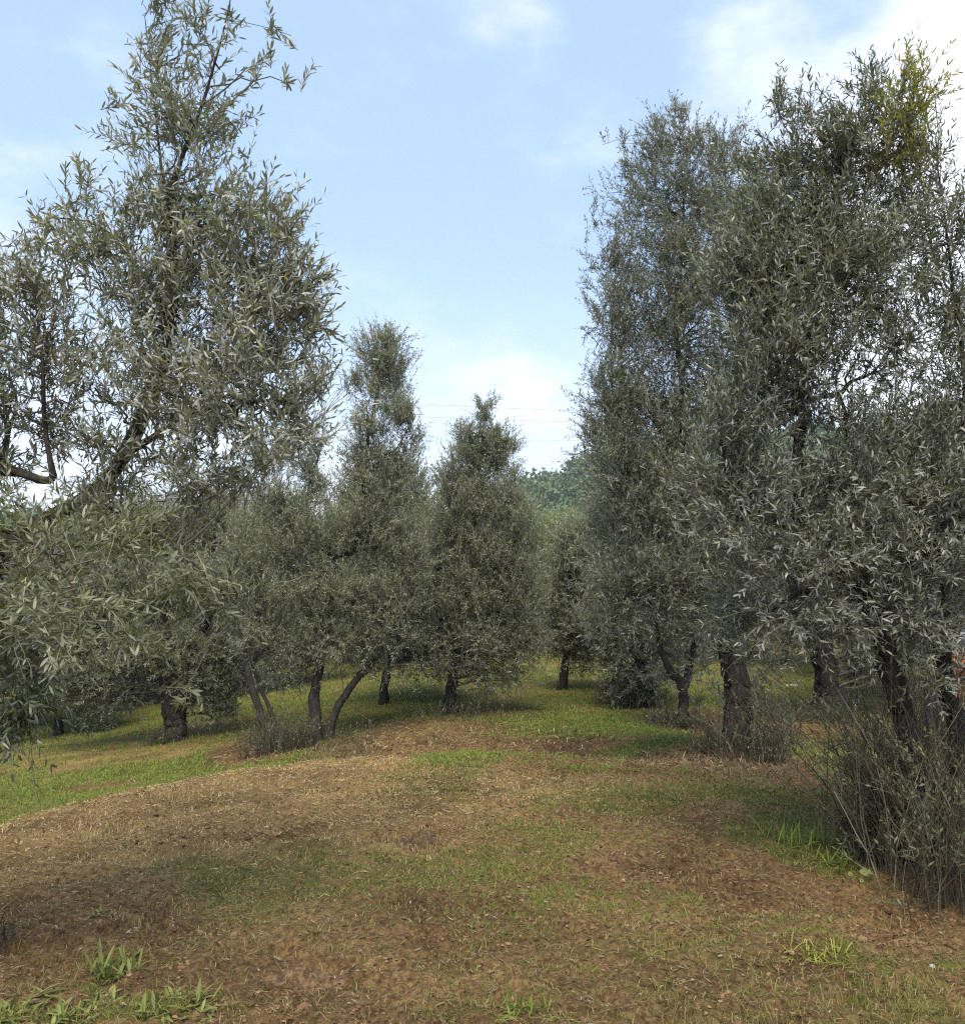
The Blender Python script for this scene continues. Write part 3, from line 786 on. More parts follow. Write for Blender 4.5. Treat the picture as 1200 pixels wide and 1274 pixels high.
L_bl = [
    (852, 142, 12, 24, .1, .12, 1.3), (812, 165, 9, 20, .1, .1, 1.2), (766, 178, 8, 18, .1, .1, 1.0), (893, 170, 9, 22, .2, .1, 1.2), (735, 262, 12, 8, .1, .1, .9), (728, 330, 10, 9, .1, .1, .9), (735, 405, 12, 10, .05, .1, .9), (845, 165, 30, 26, .1, .25, 1.1), (815, 195, 34, 34, .1, .28, 1.2), (765, 200, 20, 20, .1, .15, .6), (750, 190, 10, 14, .1, .1, .5), (870, 195, 40, 36, .2, .3, 1.3), (905, 205, 26, 34, .2, .3, 1.2), (780, 245, 40, 36, .1, .3, 1.1), (840, 255, 50, 40, .1, .4, 1.9), (900, 280, 50, 50, .2, .4, 2.2),
    (745, 270, 18, 16, .1, .15, .8), (755, 320, 32, 40, .1, .28, 1.1), (815, 320, 55, 44, .1, .45, 2.1), (740, 345, 14, 10, .1, .15, .7), (870, 360, 60, 50, .2, .5, 2.7), (780, 390, 45, 36, .05, .4, 1.7), (755, 410, 26, 30, .05, .3, 1.1), (830, 430, 60, 50, .1, .5, 2.7), (900, 450, 50, 60, .2, .5, 2.7),
    (775, 470, 44, 40, 0, .4, 2.2), (742, 470, 14, 26, 0, .2, .9), (756, 520, 34, 40, 0, .3, 2.0), (810, 520, 60, 50, .05, .5, 3), (880, 540, 60, 50, .1, .5, 3), (768, 580, 40, 40, -.05, .35, 2.4), (728, 540, 8, 16, -.05, .12, .7), (815, 600, 60, 50, 0, .5, 3), (890, 620, 60, 50, .1, .5, 3), (705, 565, 12, 4, -.05, .06, .6),
    (775, 650, 42, 46, -.1, .38, 2.6), (830, 680, 60, 46, -.1, .5, 3, .15), (900, 700, 55, 46, 0, .45, 3, .2), (960, 640, 50, 70, .2, .5, 2.6), (770, 720, 46, 40, -.2, .4, 2.5, .2), (840, 750, 55, 36, -.2, .45, 2.5, .3), (905, 765, 45, 30, -.1, .4, 2.0, .3), (780, 775, 40, 24, -.2, .35, 1.8, .4), (960, 760, 45, 40, .2, .4, 2.0, .4), (945, 830, 26, 30, 0, .2, .9, .6), (880, 800, 30, 18, -.2, .25, 1.0, .5), (878, 835, 22, 20, -.2, .2, .9, .6), (945, 865, 22, 26, .1, .18, .8, .5), (962, 815, 22, 24, .2, .2, 1.1, .5)]
tL.plume([(165, 800, 890), (200, 762, 920), (260, 752, 930), (340, 742, 940), (430, 736, 950), (520, 728, 960), (620, 722, 970), (720, 728, 980)], 130, 21, .34)
tL.crown(L_bl, pairs=11).finish()
tL.suckers([(950, 940, .13, .8, 130, 0), (890, 937, .12, .45, 80, -.2), (965, 950, .08, .6, 50, 0), (925, 948, .16, .7, 80, .05)], .3, mat=SUCK)

# --- multi-stemmed tree left of centre
tD = Tree("olive_tree", "olive tree with four splayed bare stems and a tall narrow top", base_uv=(398, 922), leaf=LEAF_M, leafscale=1.12, detail=1, bark=BARK, seed=41, shootL=.34, slim=.66, dens=1.5, thin=.8)
tD.limb([(392, 926, 0, .12), (391, 890, 0, .095), (393, 850, 0, .08), (401, 810, .05, .072), (414, 740, .05, .055), (416, 700, .05, .05), (425, 690, .05, .045), (440, 685, .05, .04), (450, 640, .05, .036), (455, 570, .05, .034), (462, 520, .05, .025), (475, 460, .05, .014), (480, 410, .05, .005)], 'trunk', flare=.6, k=14, n=60)
tD.limb([(406, 922, .05, .09), (418, 885, .05, .075), (440, 850, .05, .066), (466, 820, .1, .058), (490, 780, .2, .04), (510, 720, .2, .02)], 'trunk', flare=.4, k=12, n=36)
tD.limb([(335, 925, -.2, .075), (325, 890, -.2, .062), (312, 850, -.2, .056), (302, 800, -.15, .048), (288, 765, -.1, .04), (270, 720, 0, .026), (255, 660, 0, .012)], 'trunk', flare=.4, k=12, n=36)
tD.limb([(345, 926, -.15, .055), (338, 890, -.15, .045), (322, 850, -.15, .04), (312, 815, -.15, .036), (310, 760, -.1, .02)], 'trunk', flare=.3, k=10, n=30)
tD.limb([(416, 700, .05, .04), (395, 665, .05, .034), (382, 640, .05, .028), (385, 600, .05, .022), (398, 560, .05, .012), (405, 500, .1, .005)], k=8)
tD.limb([(393, 665, .05, .024), (370, 645, .05, .02), (350, 620, .1, .014), (335, 570, .1, .006)], k=8)
tD.limb([(455, 570, .05, .016), (490, 560, .1, .01), (515, 520, .1, .005)], k=6)
D_bl = [
    (478, 425, 26, 16, .05, .2, 2.0), (460, 440, 22, 18, .05, .2, 2.0), (492, 450, 18, 22, .05, .2, 1.9), (470, 475, 34, 20, .05, .25, 1.9), (440, 480, 12, 18, .05, .15, .9), (505, 510, 18, 20, .05, .2, 1.2), (470, 520, 34, 26, .05, .28, 1.3), (445, 540, 20, 24, .05, .2, 1.0), (500, 550, 22, 24, .05, .2, .8), (470, 570, 36, 24, .05, .28, 1.2), (445, 600, 30, 24, .05, .25, 1.3), (490, 600, 26, 22, .05, .25, 1.2), (435, 570, 12, 14, .05, .15, .6),
    (330, 560, 26, 26, .1, .3, 1.5), (365, 570, 26, 30, .1, .25, .9), (395, 550, 18, 30, .1, .2, .8), (400, 610, 20, 24, .1, .2, .7), (335, 620, 36, 30, .1, .3, 1.4),
    (330, 680, 44, 36, 0, .4, 2.6), (390, 680, 40, 34, 0, .4, 2.2), (450, 660, 40, 34, 0, .4, 2.4), (500, 680, 40, 44, .1, .4, 2.4), (290, 720, 40, 40, 0, .4, 2.4), (350, 740, 50, 34, -.1, .45, 2.7), (420, 740, 46, 36, -.1, .45, 2.6), (480, 750, 44, 36, 0, .45, 2.6), (330, 790, 40, 26, -.15, .4, 1.8, .3), (370, 800, 36, 26, -.15, .35, 1.8, .3), (430, 790, 40, 26, -.1, .4, 2, .3), (490, 800, 36, 22, .1, .35, 1.6, .4), (350, 835, 30, 14, -.1, .25, 1.0, .5), (440, 825, 24, 14, 0, .25, .8, .5), (350, 850, 30, 14, .3, .3, 1.0, .5), (480, 830, 36, 16, .2, .35, 1.2, .5), (375, 820, 26, 20, .2, .3, 1.2, .4)]
tD.plume([(408, 464, 490), (425, 442, 510), (460, 438, 512), (480, 440, 505)], 24, 15, .34)
tD.plume([(480, 432, 516), (520, 428, 524), (560, 428, 520), (620, 424, 512), (670, 420, 520)], 60, 17, .31)
tD.plume([(540, 325, 410), (580, 312, 420), (640, 300, 430)], 20, 15, .45)
tD.crown(D_bl, pairs=11).finish()
tD.suckers([(345, 935, .17, .5, 170, -.1), (372, 932, .12, .42, 110, 0), (330, 925, .12, .5, 60, -.1), (430, 925, .3, .20, 50, .1), (322, 942, .12, .30, 50, -.2), (385, 900, .12, .6, 20, .1)], .28)

# --- olive with single stout trunk, left
tB = Tree("olive_tree", "olive tree on a single stout grey trunk behind the hanging sprays on the left", base_uv=(217, 922), leaf=LEAF_M, leafscale=1.4, detail=1, bark=BARK, seed=51, shootL=.32, slim=.9)
tB.limb([(218, 926, 0, .19), (218, 900, 0, .175), (216, 880, 0, .19), (216, 864, 0, .2)], 'trunk', flare=.3, k=16, n=24, rough=.2)
tB.limb([(212, 880, 0, .12), (195, 830, 0, .09), (170, 760, 0, .06), (150, 690, 0, .03), (140, 620, 0, .01)], k=8)
tB.limb([(222, 880, 0, .12), (238, 830, 0, .09), (260, 760, .2, .06), (270, 680, .2, .03), (270, 610, .2, .01)], k=8)
tB.limb([(216, 870, 0, .10), (214, 800, -.2, .07), (210, 720, -.2, .04), (205, 640, -.2, .02)], k=8)
B_bl = [(150, 660, 60, 40, 0, .6, 2.2), (220, 650, 60, 40, 0, .6, 2.2), (280, 660, 50, 46, .2, .6, 2.2), (120, 730, 55, 46, 0, .6, 2.6), (190, 730, 60, 46, -.1, .6, 2.8), (260, 740, 50, 46, 0, .6, 2.6), (130, 800, 55, 36, -.1, .6, 2.6, .2), (200, 800, 60, 36, -.2, .6, 2.6, .2), (270, 810, 46, 36, 0, .5, 2.4, .2), (150, 850, 40, 20, -.1, .4, 1.6, .4), (210, 850, 40, 14, -.2, .4, 1.4, .3), (262, 860, 30, 22, .1, .4, 1.6, .4), (90, 770, 40, 60, 0, .5, 2.0, .2), (275, 880, 20, 14, .6, .3, 1.4, .5), (100, 840, 50, 26, .3, .5, 2.0, .3), (60, 850, 40, 24, .3, .5, 2.0, .3), (130, 868, 40, 12, .3, .4, 1.4, .4), (255, 850, 40, 26, .3, .5, 2.0, .3), (295, 850, 26, 30, .3, .4, 1.6, .3)]
tB.crown(B_bl, pairs=11).finish()
tB.suckers([(205, 925, .15, .2, 40, 0), (275, 893, .2, .3, 50, 0)], .5)

# --- pointed tree in the middle
tF = Tree("olive_tree", "pointed olive tree on one short dark trunk in the middle of the grove", base_uv=(561, 889), leaf=LEAF_M, leafscale=1.2, detail=1, bark=BARK_D, seed=61, shootL=.40, slim=.7, dens=1.3, thin=.6)
tF.limb([(561, 892, 0, .13), (561, 870, 0, .105), (562, 850, 0, .10), (566, 820, 0, .085), (585, 700, 0, .06), (592, 620, 0, .04), (600, 540, 0, .015), (603, 500, 0, .005)], 'trunk', flare=.4, k=12, n=40)
tF.limb([(563, 840, 0, .06), (600, 780, .2, .05), (640, 700, .2, .03), (645, 620, .2, .01)], k=8)
tF.limb([(563, 845, 0, .06), (545, 780, -.1, .04), (545, 700, 0, .025), (555, 600, 0, .01)], k=8)
F_bl = [(603, 512, 7, 16, 0, .1, 1.1), (570, 535, 12, 22, 0, .15, 1.4), (593, 540, 18, 22, 0, .2, 1.3), (622, 545, 12, 16, 0, .15, 1.0), (575, 575, 22, 24, 0, .25, 1.8), (612, 575, 24, 20, 0, .25, 1.5), (634, 570, 8, 10, 0, .1, .8), (550, 590, 12, 18, 0, .18, .8), (580, 620, 30, 28, 0, .35, 2.4), (622, 620, 26, 28, 0, .35, 2.2), (655, 640, 20, 24, .1, .3, 1.8), (560, 670, 28, 34, 0, .4, 2.4), (610, 680, 36, 36, 0, .45, 3), (655, 690, 24, 34, .1, .4, 2.6),
        (545, 730, 24, 34, 0, .35, 2.2), (590, 740, 40, 34, -.1, .5, 3), (645, 745, 34, 36, .1, .45, 2.8), (550, 790, 32, 26, -.1, .4, 2.4, .2), (600, 790, 40, 26, -.1, .5, 2.6, .2), (645, 800, 34, 30, .1, .4, 2.4, .3), (560, 830, 28, 14, -.1, .35, 1.8, .3), (605, 835, 30, 18, 0, .35, 1.8, .4), (640, 835, 24, 16, .1, .3, 1.6, .4), (612, 858, 10, 10, 0, .15, .9, .6)]
tF.plume([(492, 596, 610), (510, 590, 616), (540, 582, 622), (580, 578, 630)], 16, 12, .5)
tF.plume([(520, 562, 574), (545, 556, 588), (590, 545, 600), (640, 535, 610)], 20, 15, .5)
tF.plume([(540, 626, 636), (565, 615, 645), (600, 606, 656), (650, 600, 676)], 18, 15, .5)
tF.plume([(535, 574, 632), (580, 556, 646), (630, 542, 664), (690, 530, 682)], 44, 17, .34)
tF.plume([(610, 538, 660), (660, 530, 678), (720, 526, 684), (800, 528, 682)], 40, 20, .45)
tF.crown(F_bl, pairs=11).finish()
tF.suckers([(580, 893, .35, .22, 90, .2), (540, 890, .25, .15, 50, 0)], .3)

# --- trees of the right-hand row, deeper in
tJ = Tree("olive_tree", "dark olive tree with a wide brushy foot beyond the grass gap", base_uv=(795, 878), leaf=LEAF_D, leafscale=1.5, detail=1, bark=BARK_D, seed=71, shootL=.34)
tJ.limb([(797, 882, 0, .24), (797, 860, 0, .2), (797, 830, 0, .18), (790, 790, 0, .14), (775, 720, 0, .09), (765, 640, 0, .03)], 'trunk', flare=.4, k=14, n=30)
tJ.limb([(797, 820, 0, .1), (830, 740, .2, .06), (850, 650, .2, .02)], k=8)
tJ.crown([(762, 640, 30, 40, 0, .5, 2.4), (790, 650, 40, 40, 0, .5, 2.4), (758, 710, 32, 40, 0, .5, 2.8), (795, 720, 45, 40, 0, .6, 3), (750, 780, 32, 34, -.1, .45, 2.8, .2), (795, 790, 40, 30, -.2, .5, 2.8, .2), (765, 830, 28, 26, -.2, .4, 2.4, .3), (800, 835, 30, 24, -.3, .4, 2.0, .4), (765, 862, 14, 10, -.2, .25, 1.2, .5), (835, 790, 30, 40, .2, .4, 2.0, .3)], pairs=11).finish()
tJ.suckers([(790, 878, .3, .55, 130, 0), (765, 875, .15, .3, 40, -.2), (815, 882, .2, .3, 40, .1)], .5)

tK = Tree("olive_tree", "slim olive tree whose trunk forks leftward, just left of the thick upright trunk", base_uv=(850, 906), leaf=LEAF_D, leafscale=1.4, detail=1, bark=BARK_D, seed=81, shootL=.3)
tK.limb([(851, 910, 0, .11), (850, 885, 0, .085), (849, 855, 0, .075), (838, 840, 0, .066), (826, 822, 0, .055), (818, 790, 0, .04), (812, 730, 0, .02)], 'trunk', flare=.4, k=12, n=30)
tK.limb([(849, 860, 0, .06), (858, 825, .1, .05), (868, 770, .1, .03), (870, 700, .1, .01)], k=8)
tK.crown([(815, 720, 34, 34, 0, .45, 2.4), (865, 710, 36, 40, .1, .45, 2.4), (830, 775, 30, 30, 0, .4, 2.0, .2), (875, 780, 30, 30, .1, .4, 2.0, .2), (855, 830, 24, 18, .1, .3, 1.0, .4)], pairs=11).finish()
tK.suckers([(850, 908, .2, .3, 60, 0), (825, 900, .15, .18, 40, 0), (862, 890, .06, .5, 16, 0)], .4)

tM = Tree("olive_tree", "olive tree with a black swollen trunk foot, behind the near thicket", base_uv=(1030, 892), leaf=LEAF_D, leafscale=1.4, detail=1, bark=BARK_D, seed=91, shootL=.32, slim=1.15)
tM.limb([(1030, 897, 0, .24), (1033, 878, 0, .2), (1030, 850, 0, .145), (1024, 820, 0, .125), (1015, 780, 0, .10), (1005, 720, 0, .06), (1000, 640, 0, .02)], 'trunk', flare=.3, k=16, n=34, rough=.35)
tM.limb([(1020, 800, 0, .08), (1060, 740, .2, .06), (1090, 660, .2, .02)], k=8)
tM.crown([(960, 640, 45, 60, 0, .6, 2.4), (1020, 640, 50, 60, 0, .6, 2.4), (1085, 640, 50, 60, .2, .6, 2.4), (970, 730, 45, 44, 0, .6, 2.6, .1), (1030, 735, 50, 40, -.2, .6, 2.6, .2), (1095, 740, 50, 44, .2, .6, 2.6, .2), (970, 790, 32, 22, 0, .4, 1.6, .4), (1060, 795, 40, 20, .2, .5, 1.8, .4), (1110, 800, 40, 24, .2, .5, 1.8, .4), (1115, 835, 36, 24, .4, .5, 1.6, .5)], pairs=11).finish()
tM.suckers([(1045, 900, .25, .25, 60, 0), (1012, 900, .12, .6, 8, .1), (985, 895, .25, .15, 60, 0)], .5)


# --- further trees, each its own crown
def far_tree(label, uv=None, Y=None, h=4.4, w=1.5, leaf=LEAF_M, ls=1.9, seed=1, lean=0., low=.9, tau=2.3, r=.062, bark=BARK_D, x=None):
    if uv is not None and Y is None: b = gpt(*uv)
    else:
        d = pix_dir(uv[0], 800); xx = d.x / d.y * Y; b = np.array((xx, Y, gz(xx, Y)))
    t = Tree("olive_tree", label, base=b, leaf=leaf, leafscale=ls, detail=1, bark=bark, seed=seed, shootL=.4)
    rg = np.random.default_rng(seed + 500)
    low = .25 + .3 * (low > .9); tau *= 1.25
    x0, y0, z0 = b
    t.limb([(x0, y0, z0 - .05, r * 1.2), (x0 + lean * .3, y0, z0 + .5, r), (x0 + lean * .8, y0, z0 + 1.1, r * .85), (x0 + lean, y0, z0 + h * .55, r * .5), (x0 + lean * 1.1, y0, z0 + h * .9, .012)], 'trunk', world=True, flare=.4, k=10, n=24)
    for i in range(3):
        a = i * 2.1 + rg.uniform(0, 1); rr = w * .65
        t.limb([(x0 + lean * .8, y0, z0 + 1.0, r * .6), (x0 + lean + .5 * rr * math.cos(a), y0 + .5 * rr * math.sin(a), z0 + h * .42, r * .4), (x0 + lean + rr * math.cos(a), y0 + rr * math.sin(a), z0 + h * .72, .012)], world=True, k=7, n=14)
    bl = []
    n = 9
    for i in range(n):
        a = i * 2.4 + rg.uniform(-.4, .4); f = (i + .5) / n
        zc = low + .35 + (h - low - .5) * f
        wd = w * (1 - .72 * f ** 1.5) * rg.uniform(.5, .78)
        bl.append((lean + wd * .75 * math.cos(a), wd * .75 * math.sin(a), .52 * w * (1 - .55 * f) * rg.uniform(.85, 1.2), .52 * w * (1 - .55 * f), zc, h * .12 * rg.uniform(.85, 1.3), tau * rg.uniform(.75, 1.2), .25 * (1 - f), 0))
    bl = [(a_, b_, c_, d_, e_, f_, g_, h_, i_) for a_, b_, c_, d_, e_, f_, g_, h_, i_ in bl]
    t.crown(bl, px=False, pairs=9).finish()
    return t


FT = [
    ("olive tree with a short dark leaning trunk just behind the splayed stems", (476, 876), None, 4.0, 1.5, LEAF_M, 101, .2, .95),
    ("olive tree with a slim trunk at the back of the grass gap", (698, 858), None, 3.0, 1.0, LEAF_M, 103, .25, .8),
    ("pale green young olive tree seen under the wooded hill", (690, 0), 24, 3.6, 1.5, LEAF_P, 105, 0, .5),
    ("olive tree filling the dip between the narrow top and the pointed tree", (515, 0), 23, 4.0, 1.9, LEAF_P, 107, 0, .7),
    ("small dark olive tree at the top of the sloping grass on the left", (72, 915), None, 3.6, 1.5, LEAF_D, 109, 0, .8),
    ("olive tree behind the small dark one on the left slope, nearer the frame's edge", (40, 0), 19.5, 3.8, 1.6, LEAF_D, 111, 0, .9),
    ("olive tree in the row behind the left slope, right of the small dark one", (105, 0), 20.5, 3.8, 1.7, LEAF_M, 113, 0, .8),
    ("olive tree behind the left of the stout grey trunk", (165, 0), 21, 4.0, 1.7, LEAF_M, 115, 0, .6),
    ("olive tree behind the right of the stout grey trunk", (262, 0), 20, 4.2, 1.7, LEAF_M, 117, 0, .5),
    ("olive tree glimpsed between the two leaning thin stems", (345, 0), 21, 4.2, 1.8, LEAF_P, 119, 0, 1.0),
    ("olive tree seen beyond the splayed stems' right fork", (430, 0), 25, 4.6, 1.9, LEAF_P, 121, 0, .8),
    ("distant olive tree right behind the pointed middle tree", (600, 0), 27, 4.0, 2.0, LEAF_M, 123, 0, .9),
    ("distant olive tree at the far end of the grass gap", (775, 0), 30, 4.2, 2.0, LEAF_M, 125, 0, .9),
    ("olive tree glimpsed between the brushy foot and the forked trunk", (825, 0), 22, 4.4, 1.8, LEAF_D, 127, 0, 1.0),
    ("olive tree glimpsed just left of the thick upright trunk", (885, 0), 24, 4.6, 1.9, LEAF_D, 129, 0, 1.1),
    ("olive tree glimpsed between the thick trunk and the swollen black foot", (975, 0), 21, 4.4, 1.8, LEAF_D, 131, 0, 1.1),
    ("olive tree glimpsed behind the thin pale trunk on the right", (1085, 0), 18, 4.4, 1.8, LEAF_D, 133, 0, 1.0),
    ("olive tree behind the near trunk at the right edge", (1165, 0), 15, 4.4, 1.8, LEAF_D, 135, 0, 1.2),
]
for lab, uv, Y, h, w, lf, sd_, ln, low in FT:
    far_tree(lab, uv, Y, h, w, lf, 1.75 if (Y or 16) < 19 else 2.1, sd_, ln, low)

tP = Tree("olive_tree", "slender pale-barked olive stem standing right of the swollen black trunk", base_uv=(1064, 884), leaf=LEAF_D, leafscale=1.6, detail=1, bark=BARK_P, seed=141, shootL=.32)
tP.limb([(1064, 886, 0, .07), (1062, 860, 0, .058), (1059, 820, 0, .05), (1060, 740, 0, .035), (1066, 640, 0, .01)], 'trunk', flare=.3, k=10, n=24)
tP.crown([(1055, 700, 34, 34, .1, .4, 1.6), (1075, 760, 34, 30, .1, .4, 1.6, .2)], pairs=10).finish()

# ------------------------------------------------------------------ grass, straw and litter
def blades(n, x0, x1, y0, y1, accept, length, width, flat, mat, name, label, cat, seed, ybias=1.0, clump=0):
    rg = np.random.default_rng(seed)
    y = y0 + (y1 - y0) * rg.random(n) ** ybias
    x = (rg.random(n) * 2 - 1) * (.62 * y + .5) if x0 is None else rg.uniform(x0, x1, n)
    if clump:
        m = n // clump
        ci = rg.integers(0, m, n)
        x = x[:m][ci] + rg.normal(0, .02, n); y = y[:m][ci] + rg.normal(0, .02, n)
    g, s = masks(x, y)
    k = rg.random(n) < accept(g, s, x, y)
    x, y = x[k], y[k]; n = len(x)
    z = gtop(x, y)
    az = rg.uniform(0, 2 * math.pi, n)
    el = np.abs(rg.normal(*flat, n))
    d = np.column_stack([np.cos(az) * np.cos(el), np.sin(az) * np.cos(el), np.sin(el)])
    L = length * rg.uniform(.4, 1.3, n) ; w = width * rg.uniform(.6, 1.3, n)
    sc = np.clip(y / 6, .8, 2.6); w = w * sc
    s_ = np.column_stack([-np.sin(az), np.cos(az), rg.normal(0, .3, n)]) * (w / 2)[:, None]
    b = np.column_stack([x, y, z + .002 + .004 * rg.random(n)])
    mid = b + d * (L * .55)[:, None]
    tip = b + d * L[:, None] - np.array([0, 0, 1]) * (L * .22 * np.cos(el))[:, None] * (el > .35)[:, None] + np.column_stack([rg.normal(0, .12, n) * L, rg.normal(0, .12, n) * L, np.zeros(n)])
    low = z + .002
    for q in (mid, tip):
        q[:, 2] = np.maximum(q[:, 2], ground_base(q[:, 0], q[:, 1]) + .003)
    v = np.stack([b - s_ * .7, b + s_ * .7, mid + s_, mid - s_, tip], 1).reshape(-1, 3)
    bi = np.arange(n)[:, None] * 5
    o = build(name, [(v, bi + np.array([[0, 1, 2, 3]]), 0), (v[:0], bi + np.array([[3, 2, 4]]) - len(v), 0)], [mat])
    tag(o, label, cat, kind='stuff')
    return o


def flat_tri_fix():
    pass

blades(230000, None, None, 2.7, 10.5, lambda g, s, x, y: np.clip((.08 + .75 * s - .2 * g) * (noise2(x * 6, y * 7, 71) > .42), .02, 1), .036, .0026, (.10, .25), STRAW, "dry_grass", "mown brown dry grass stalks lying over the bare soil", "dry grass", 201, 1.15)
blades(100000, None, None, 3.0, 10.5, lambda g, s, x, y: np.clip(patch(TAN, x, y) * 1.1, 0, 1), .034, .0026, (.12, .25), STRAW_T, "straw", "pale straw of cut grass along the crest of the bank", "straw", 203, 1.0)
blades(330000, None, None, 2.7, 10.5, lambda g, s, x, y: np.clip((g - .05) * 1.15, 0.04, 1), .040, .0036, (.6, .4), GRASS, "grass", "short yellowish green grass growing back in patches on the bank", "grass", 205, 1.1, clump=5)
blades(330000, None, None, 7.5, 27, lambda g, s, x, y: np.clip((g - .15) * 1.3, 0, 1), .055, .0044, (.75, .4), GRASS_G, "grass", "lush green grass between the rows of trees beyond the bank", "grass", 207, 1.35, clump=4)
blades(60000, None, None, 8, 18, lambda g, s, x, y: np.clip(patch(BROWN, x, y) * .9, 0, 1), .11, .0042, (.2, .3), STRAW, "dry_grass", "brown dead thatch lying under the trees past the crest", "dry grass", 209, 1.1)


BRUSHM = flat_mat("dead_brush_stalk", [(0, (.045, .031, .018)), (.6, (.11, .08, .045)), (1, (.22, .165, .10))])
BRUSH = _prep([(925, 952, 110, 24, 1), (1000, 930, 80, 20, .8), (860, 935, 60, 14, .7), (420, 938, 60, 10, .8)])
blades(90000, None, None, 6, 12, lambda g, s, x, y: np.clip(patch(BRUSH, x, y), 0, 1), .11, .0034, (.3, .3), BRUSHM, "dead_brush", "brown dead stalks and prunings heaped round the feet of the trees", "dead brush", 211, 1.0)

# ------------------------------------------------------------------ small plants, mound, stones
def weed(label, uv, n, L, w, mat, seed, spread=.06, up=.55, name='weed', cat='weed'):
    rg = np.random.default_rng(seed)
    c = gpt(*uv)
    az = rg.uniform(0, 2 * math.pi, n); el = np.clip(rg.normal(up, .3, n), .1, 1.4)
    base = c + np.column_stack([np.clip(rg.normal(0, spread, n), -1.5 * spread, 1.5 * spread), np.clip(rg.normal(0, spread * .8, n), -1.2 * spread, 1.2 * spread), np.zeros(n)])
    base[:, 2] = gtop(base[:, 0], base[:, 1]) - .004
    LL = L * rg.uniform(.55, 1.2, n); ww = w * rg.uniform(.7, 1.25, n)
    h = np.column_stack([np.cos(az), np.sin(az), np.zeros(n)]); sd = np.column_stack([-np.sin(az), np.cos(az), np.zeros(n)])
    rows = []
    tw = rg.normal(0, .25, n)[:, None]
    for t, wf in ((0, .35), (.25, .8), (.5, 1.0), (.75, .75), (1, .05)):
        z = np.sin(el) * t * 1.15 - .75 * t * t * np.cos(el) * .6
        p = base + h * (LL * t * np.cos(el))[:, None] + np.array([0, 0, 1]) * (LL * z)[:, None]
        p[:, 2] = np.maximum(p[:, 2], c[2] + .004)
        sv = (sd + np.array([0, 0, 1]) * tw) * (ww * wf / 2)[:, None]
        rows += [p - sv, p - np.array([0, 0, 1]) * (ww * wf * .16)[:, None], p + sv]
    v = np.stack(rows, 1).reshape(-1, 3)
    fs = []
    for r in range(4):
        for k in range(2):
            a = r * 3 + k; fs.append([a, a + 1, a + 4, a + 3])
    fq = (np.arange(n)[:, None, None] * 15 + np.array(fs)[None]).reshape(-1, 4)
    o = build(name, [(v, fq, 0)], [mat], None, tuple(c), smooth=True)
    tag(o, label, cat, 'weeds on the bank')
    return o

weed("bushy pale green weed with strap leaves on bare brown soil at the lower left", (146, 1212), 60, .125, .013, WEED, 301, .06, .85)
weed("low spread of broad green weed leaves in the bottom left corner", (40, 1272), 26, .085, .018, WEED, 303, .10)
weed("green weed sprig with one long leaf just above the corner weeds", (48, 1246), 9, .14, .014, WEED, 305, .03)
weed("small green weed tuft at the bottom edge right of the strap-leaved weed", (250, 1256), 22, .10, .014, WEED, 307, .05)
weed("bright yellow-green grass tuft on brown soil at the lower right", (1018, 1192), 110, .085, .006, WEED_Y, 309, .075, .8, 'grass_tuft', 'grass tuft')
weed("dark green grass tuft at the bottom edge near the middle", (650, 1262), 70, .07, .006, GRASS_G, 311, .06, .9, 'grass_tuft', 'grass tuft')
weed("tall green grass tuft beside the dry suckers on the right", (1000, 1052), 130, .16, .007, GRASS_G, 313, .13, .95, 'grass_tuft', 'grass tuft')
weed("sparse green grass tuft in front of the dry suckers", (1040, 1075), 50, .15, .008, GRASS_G, 315, .07, .8, 'grass_tuft', 'grass tuft')


for k_, (u_, v_, n_, L_, lab_) in enumerate([(14, 1262, 14, .10, "broad green weed leaves cut by the left edge in the bottom corner"), (92, 1266, 22, .09, "ragged dark green weed between the corner leaves and the next sprig"), (118, 1250, 12, .08, "small weed sprig right below the strap-leaved weed"),
        (192, 1264, 20, .09, "spiky green weed at the bottom edge left of the small tuft"), (215, 1240, 10, .07, "tiny pale weed sprig above the small tuft at the bottom edge"), (118, 1140, 9, .06, "tiny green seedling on bare soil above the strap-leaved weed"), (395, 1165, 14, .05, "thin low weed in the middle foreground soil"), (480, 1070, 40, .055, "low green grass tuft just below the molehill")]):
    weed(lab_, (u_, v_), n_ + 6, L_, .012 if k_ < 6 else .006, WEED if k_ < 6 else GRASS, 330 + k_, .03 + .01 * (k_ % 3), .75)


